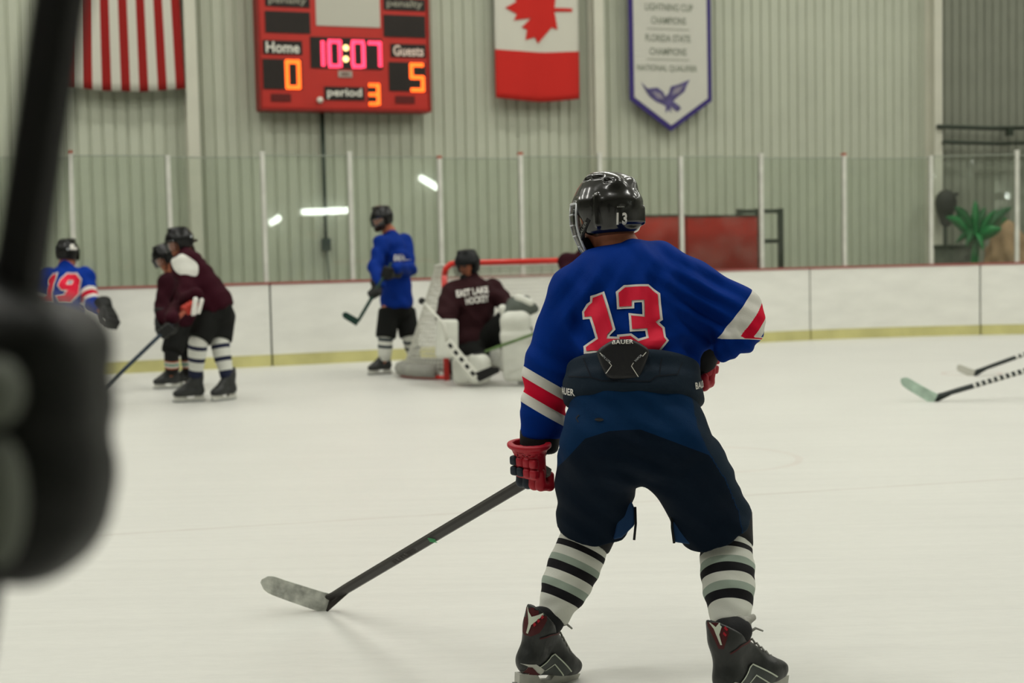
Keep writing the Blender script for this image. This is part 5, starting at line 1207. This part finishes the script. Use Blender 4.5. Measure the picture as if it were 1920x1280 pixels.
flat_l = np.array([(-.03, -.03), (.03, -.03), (.03, .03), (-.03, .03)]); wrap_print('helmet_sticker', (flat_l, [(0, 1, 2, 3)]), at(124, 460, 15.4), RIGHT, UP, (hv_, hf_), m_numw, ho_, lift=.006, step=.02, reach=.5)

# ---- maroon player behind number 13
d = 14.3
J = jnt(d, head=(1108, 440, 14.3), neck=(1100, 468), sl=(1066, 492, 14.25), sr=(1138, 492, 14.4), el=(1062, 560, 13.9), er=(1150, 560, 14.1), wl=(1075, 598, 13.8), wr=(1110, 585, 13.9), pel=(1105, 590), hl=(1090, 605), hr=(1120, 605), kl=(1080, 660, 14.2), kr=(1128, 660, 14.2), al=(1074, 714, 14.25), ar=(1136, 714, 14.25), tl=np.array([-.9, -.4, 0]), tr=np.array([-.7, -.7, 0]))
sa = at(1120, 583, 13.6); sb_ = at(909, 659, 13.62); sd_ = nrm(sb_ - sa)
h1, h2 = sa + sd_ * .1, sa + sd_ * .35
J['wr'] = h1 + np.array([.04, .08, .09]); J['wl'] = h2 + np.array([0, .08, .1])
make_figure('maroon player beyond the right side of the goal mouth, mostly hidden by player 13', J, (-.8, -.6, 0), m_mar, m_pblack, wsock, s=1.1, face=(-.95, -.3, -.1), jdisp=bg_folds(0), gloves=[dict(grip=h1, d=nrm(h1 - J['er']), y=sd_, m=m_gblack), dict(grip=h2, d=nrm(h2 - J['el']), y=sd_, m=m_gblack)])
stick('hockey_stick', 'green stick poking across the goalie from behind player 13', sa, sb_, sb_ + nrm(np.array([-.5, -.05, -.15])) * .12, mat('olive_green_shaft', '#4f6a35', rough=.4, var=.3, vscale=5), m_tapeb, wid=.034, thick=.024, bl_h=.05)

# ---- goalie
d = 14.6
m_padw = mat('white_goalie_pad', '#cfd0c6', rough=.6, var=.06, vscale=6, bump=.1, bscale=30); m_padg = mat('grey_goalie_leather', '#565c55', rough=.6, var=.2, vscale=8)
J = jnt(d, head=(876, 496, 14.5), neck=(884, 520, 14.55), sl=(850, 545, 14.45), sr=(924, 540, 14.6), el=(838, 592, 14.25), er=(955, 575, 14.4), wl=(846, 628, 14.05), wr=(968, 580, 14.15), pel=(890, 640, 14.7), hl=(872, 650, 14.6), hr=(910, 648, 14.65), kl=(868, 678, 14.15), kr=(962, 612, 14.2), al=(862, 694, 14.75), ar=(975, 694, 14.3), tl=np.array([-.3, .9, 0]), tr=np.array([.6, -.7, 0]))
r = empty('person', [J['pel'][0], J['pel'][1], 0], 'goalie in dark brown jersey and white pads kneeling before the net', 'person')
fc = (-.5, -.82, -.2); f0, l0, u0_ = head_frame(fc)
organic('body', body_prims(J, f0, l0, u0_, 1.0), .014, m_skin, r)
jo, jv, jf = organic('jersey', jersey_default(J, 1.05, nrm((-.3, -.9, 0))) + [cap(at(885, 560, 14.45), at(888, 640, 14.5), .2, .2, k=.08, flat=(FWD, .7)), cap(at(868, 640, 14.4), at(905, 640, 14.45), .12, .1, k=.06), cap(at(845, 560, 14.4), at(836, 590, 14.25), .12, .1, k=.06)], .016, m_mar_goal, r, bg_folds(0))
organic('pants', pants_default(J, 1.0, nrm((-.3, -.9, 0))) + [cap(at(905, 640, 14.45), at(945, 600, 14.3), .11, .1, k=.05), cap(at(875, 650, 14.4), at(900, 670, 14.3), .11, .1, k=.06)], .016, m_pblack, r)
ho_, hv_, hf_ = organic('mask', helmet_prims(J['head'], f0, l0, u0_, 1.12) + [cap(J['head'] + f0 * .07 - u0_ * .13, J['head'] + f0 * .1 - u0_ * .12, .05, .04, k=.03)], .012, mat('dark_goalie_mask', '#0d0f11', rough=.5, spec=.2), r)
for k_ in range(-3, 4):
    b = MB(); b.tube([J['head'] + f0 * .14 + l0 * .025 * k_ + u0_ * .03, J['head'] + f0 * (.165 - .006 * abs(k_)) + l0 * .024 * k_ - u0_ * .04, J['head'] + f0 * .145 + l0 * .02 * k_ - u0_ * .1], .003, 5); b.obj('cage_wire', m_rubber, ho_, smooth=True)
for k_ in range(3):
    b = MB(); b.tube([J['head'] + f0 * .1 + l0 * .1 + u0_ * (.0 - .035 * k_), J['head'] + f0 * .16 + u0_ * (.0 - .035 * k_), J['head'] + f0 * .1 - l0 * .1 + u0_ * (.0 - .035 * k_)], .003, 5); b.obj('cage_wire', m_rubber, ho_, smooth=True)
organic('throat_guard', [cap(J['head'] + f0 * .06 - u0_ * .15, J['head'] + f0 * .05 - u0_ * .2, .06, .045)], .014, m_black, r)
for q in (-1, 1):
    b = MB(); b.ball(J['head'] + f0 * .1 + l0 * q * .03, .011, 8); b.obj('eye', m_eye, r, smooth=True)
rot = -.2
for txt, px, py, w__ in (('EAST LAKE', 883, 545, .32), ('HOCKEY', 893, 560, .23)):
    V, F = text2d(txt, .075, bold=.04); V = V * [w__ / np.ptp(V[:, 0]), .07 / np.ptp(V[:, 1])]; a = .16; V = V @ np.array([[math.cos(a), math.sin(a)], [-math.sin(a), math.cos(a)]])
    wrap_print('chest_lettering', (V, F), at(px, py, 14.0), RIGHT, UP, (jv, jf), m_numw, jo, lift=.012, step=.05, reach=.9)
# leg pads: near one flat by the ice, far one upright
def gpad(p0, p1, wn, w0, th, name='leg_pad'):
    p0, p1 = np.asarray(p0), np.asarray(p1); a = nrm(p1 - p0); wn = nrm(wn - a * (wn @ a)); n_ = np.cross(a, wn); L_ = np.linalg.norm(p1 - p0); c_ = (p0 + p1) / 2
    o, V, F = organic(name, [rbox(c_, [a, wn, n_], (L_ / 2, w0, th), rnd=.06), rbox(c_ + a * L_ * .18, [a, wn, n_], (.05, w0 * 1.06, th * 1.25), rnd=.03, k=.03), rbox(c_ + a * L_ * .42, [a, wn, n_], (L_ * .14, w0 * .92, th * 1.3), rnd=.085, k=.04)], .016, m_padw, r)
    b = MB(); b.box(c_ + wn * w0 * 1.0, [a, wn, n_], (L_ * .3, .012, th * .5)); b.obj('pad_strap', m_gblack, o); return o
gpad(at(850, 695, 14.2), at(916, 690, 14.05), UP, .14, .07)
gpad(at(973, 714, 14.05), at(966, 590, 13.95), RIGHT, .15, .075)
gpad(at(958, 690, 14.25), at(925, 660, 14.4), UP, .09, .06, 'thigh_guard')
skate(r, np.array([*at(985, 700, 14.25)[:2], 0]), (.7, -.5, 0), .95, .014); skate(r, np.array([*at(856, 700, 14.95)[:2], 0]), (-.6, .6, 0), .95, .014)
# blocker and catcher
g0 = at(842, 628, 13.98)
bo_, _, _ = organic('blocker', [rbox(at(838, 635, 13.98), [RIGHT, UP, FWD], (.11, .19, .035), rnd=.03), cap(at(850, 620, 14.05), at(846, 640, 14.02), .05, .05, k=.03)], .014, m_padw, r)
cg = at(975, 575, 14.0)
co_, _, _ = organic('catching_glove', [ell(cg, [nrm(RIGHT + UP * -.4), nrm(UP + RIGHT * .4), FWD], (.14, .1, .07), k=.03), cap(cg - RIGHT * .12 - UP * .06, cg - RIGHT * .05, .06, .06, k=.04), cap(cg + RIGHT * .06 + UP * .07, cg + RIGHT * .14 - UP * .02, .045, .045, k=.03)], .014, m_padg, r)
organic('glove_edge', [cap(cg - RIGHT * .02 + UP * .085 - FWD * .03, cg + RIGHT * .1 + UP * .04 - FWD * .03, .04, .04), cap(cg - RIGHT * .17 - UP * .02, cg - RIGHT * .13 - UP * .1, .045, .045), cap(cg - RIGHT * .13 - UP * .1, cg - RIGHT * .02 - UP * .1, .03, .03)], .014, m_padw, co_)
# goalie stick: wide paddle
ka, kb = at(791, 564, 13.95), at(832, 607, 13.85); pa, pb2 = at(838, 640, 13.82), at(893, 708, 13.72)
gs = empty('goalie_stick', [pb2[0], pb2[1], 0], 'white goalie stick with wide paddle and black blade in front of the goalie', 'hockey stick')
m_gst = mat('white_stick_paint', '#cdcdc2', rough=.5)
b = MB(); b.tube([ka, kb, pa], .016, 6); b.obj('shaft', m_gst, gs, smooth=True)
b = MB(); b.ball(ka, .035, 8); b.obj('knob', m_gblack, gs, smooth=True)
a = nrm(pb2 - pa); wn = nrm(np.cross(a, FWD)); b = MB(); b.box((pa + pb2) / 2, [a, wn, FWD], (np.linalg.norm(pb2 - pa) / 2, .045, .012)); pd_ = b.obj('paddle', m_gst, gs, bevel=.01)
for k_ in range(5):
    c_ = pa + (pb2 - pa) * (.12 + .19 * k_); b = MB(); b.box(c_ - FWD * .011, [a, wn, FWD], (.024, .018, .003)); b.obj('paddle_letter', m_gblack, pd_)
bl = at(916, 694, 13.65); b = MB(); b.prism([(0, -.05), (.2, -.02), (.27, .03), (.25, .07), (.0, .05)], pb2, nrm(bl - pb2), nrm(np.cross(nrm(bl - pb2), FWD)) * -1, FWD, .02); b.obj('blade', m_tapeb, gs, bevel=.008)

# ---- the two sticks reaching in from the right edge
m_wm = mat('white_shaft_print', '#c9c9c2', rough=.5); m_greent = mat('pale_green_tape', '#a9bfae', rough=.75, var=.25, vscale=10); m_gsh = mat('black_green_shaft', '#15201c', rough=.4)
h_ = gnd(1757, 743, .045); far = at(1985, 676, 11.9)
stick('hockey_stick', 'nearer stick at right edge with pale green blade and white shaft print', h_ + (far - h_) * 1.75, h_, at(1690, 707, 12.05), m_gsh, m_greent, wid=.04, thick=.03, bl_h=.095, blade_up=UP, marks=[(.595 + .028 * i, .607 + .028 * i, m_wm) for i in range(9)])
h_ = gnd(1828, 697, .04); far = at(1990, 639, 14.1)
stick('hockey_stick', 'farther stick at right edge with short grey-taped blade', h_ + (far - h_) * 2.0, h_, at(1793, 685, 14.25), m_gsh, mat('grey_blade_tape', '#b9b9ae', rough=.8), wid=.04, thick=.03, bl_h=.08, blade_up=UP, marks=[(.66 + .03 * i, .675 + .03 * i, m_wm) for i in range(4)])

# ---- close player at the left edge: black glove round an upright stick
dF = .82
grip = at(-14, 812, dF); top = at(112, -60, dF * .99); sd_ = nrm(top - grip)
J = dict(head=np.array([-1.05, .35, 1.68]), neck=np.array([-1.03, .35, 1.5]), sl=np.array([-1.25, .45, 1.42]), sr=np.array([-.85, .32, 1.42]), el=np.array([-1.3, .6, 1.15]), er=np.array([-.75, .5, 1.16]), wl=np.array([-1.1, .8, 1.0]), wr=np.array([-.46, .76, 1.2]),
         pel=np.array([-1.05, .35, .98]), hl=np.array([-1.15, .38, .9]), hr=np.array([-.95, .32, .9]), kl=np.array([-1.18, .5, .5]), kr=np.array([-.92, .45, .5]), al=np.array([-1.2, .4, .15]), ar=np.array([-.9, .35, .15]), tl=np.array([.3, .95, 0]), tr=np.array([.3, .95, 0]), sleeve=.9)
m_gnear = mat('near_black_glove', '#10120f', rough=.5, spec=.25, bump=.15, bscale=60)
r, (jo, jv, jf), _ = make_figure('blurred player at the left edge, only a black glove in view', J, (.3, .95, 0), m_black, m_pblack, wsock, face=(.3, .95, 0), gloves=[dict(grip=J['wl'], d=(.5, .8, -.2), y=(0, 0, 1), m=m_gnear)])
go, w__, A_g, _ = glove(r, grip, nrm(RIGHT * .95 + FWD * .1 - UP * .05), sd_, m_gnear, s=1.1, vox=.006, b=-FWD, extra=lambda w, d, y, b, s: [rbox(at(76, 812, dF - .01), [RIGHT, UP, FWD], (.031, .057, .04), rnd=.032, k=.03), cap(at(-60, 590, dF), at(20, 650, dF), .027, .024, k=.04), cap(at(60, 930, dF - .005), at(35, 1000, dF), .03, .02, k=.04)])
m_gpale = mat('pale_glove_patch', '#5c6057', rough=.7)
for px, py, ru in ((-2, 735, .018), (2, 940, .034)):
    organic('pale_patch', [ell(at(px, py, dF - .075), [RIGHT, UP, FWD], (.012, ru, .02))], .005, m_gpale, go)
stick('hockey_stick', 'blurred black stick shaft slanting up at the left edge', at(150, -260, dF * .985), grip - sd_ * 1.0, grip - sd_ * 1.0 + np.array([-.25, .1, 0]), m_shaftb, m_tapeb, wid=.03, thick=.024)
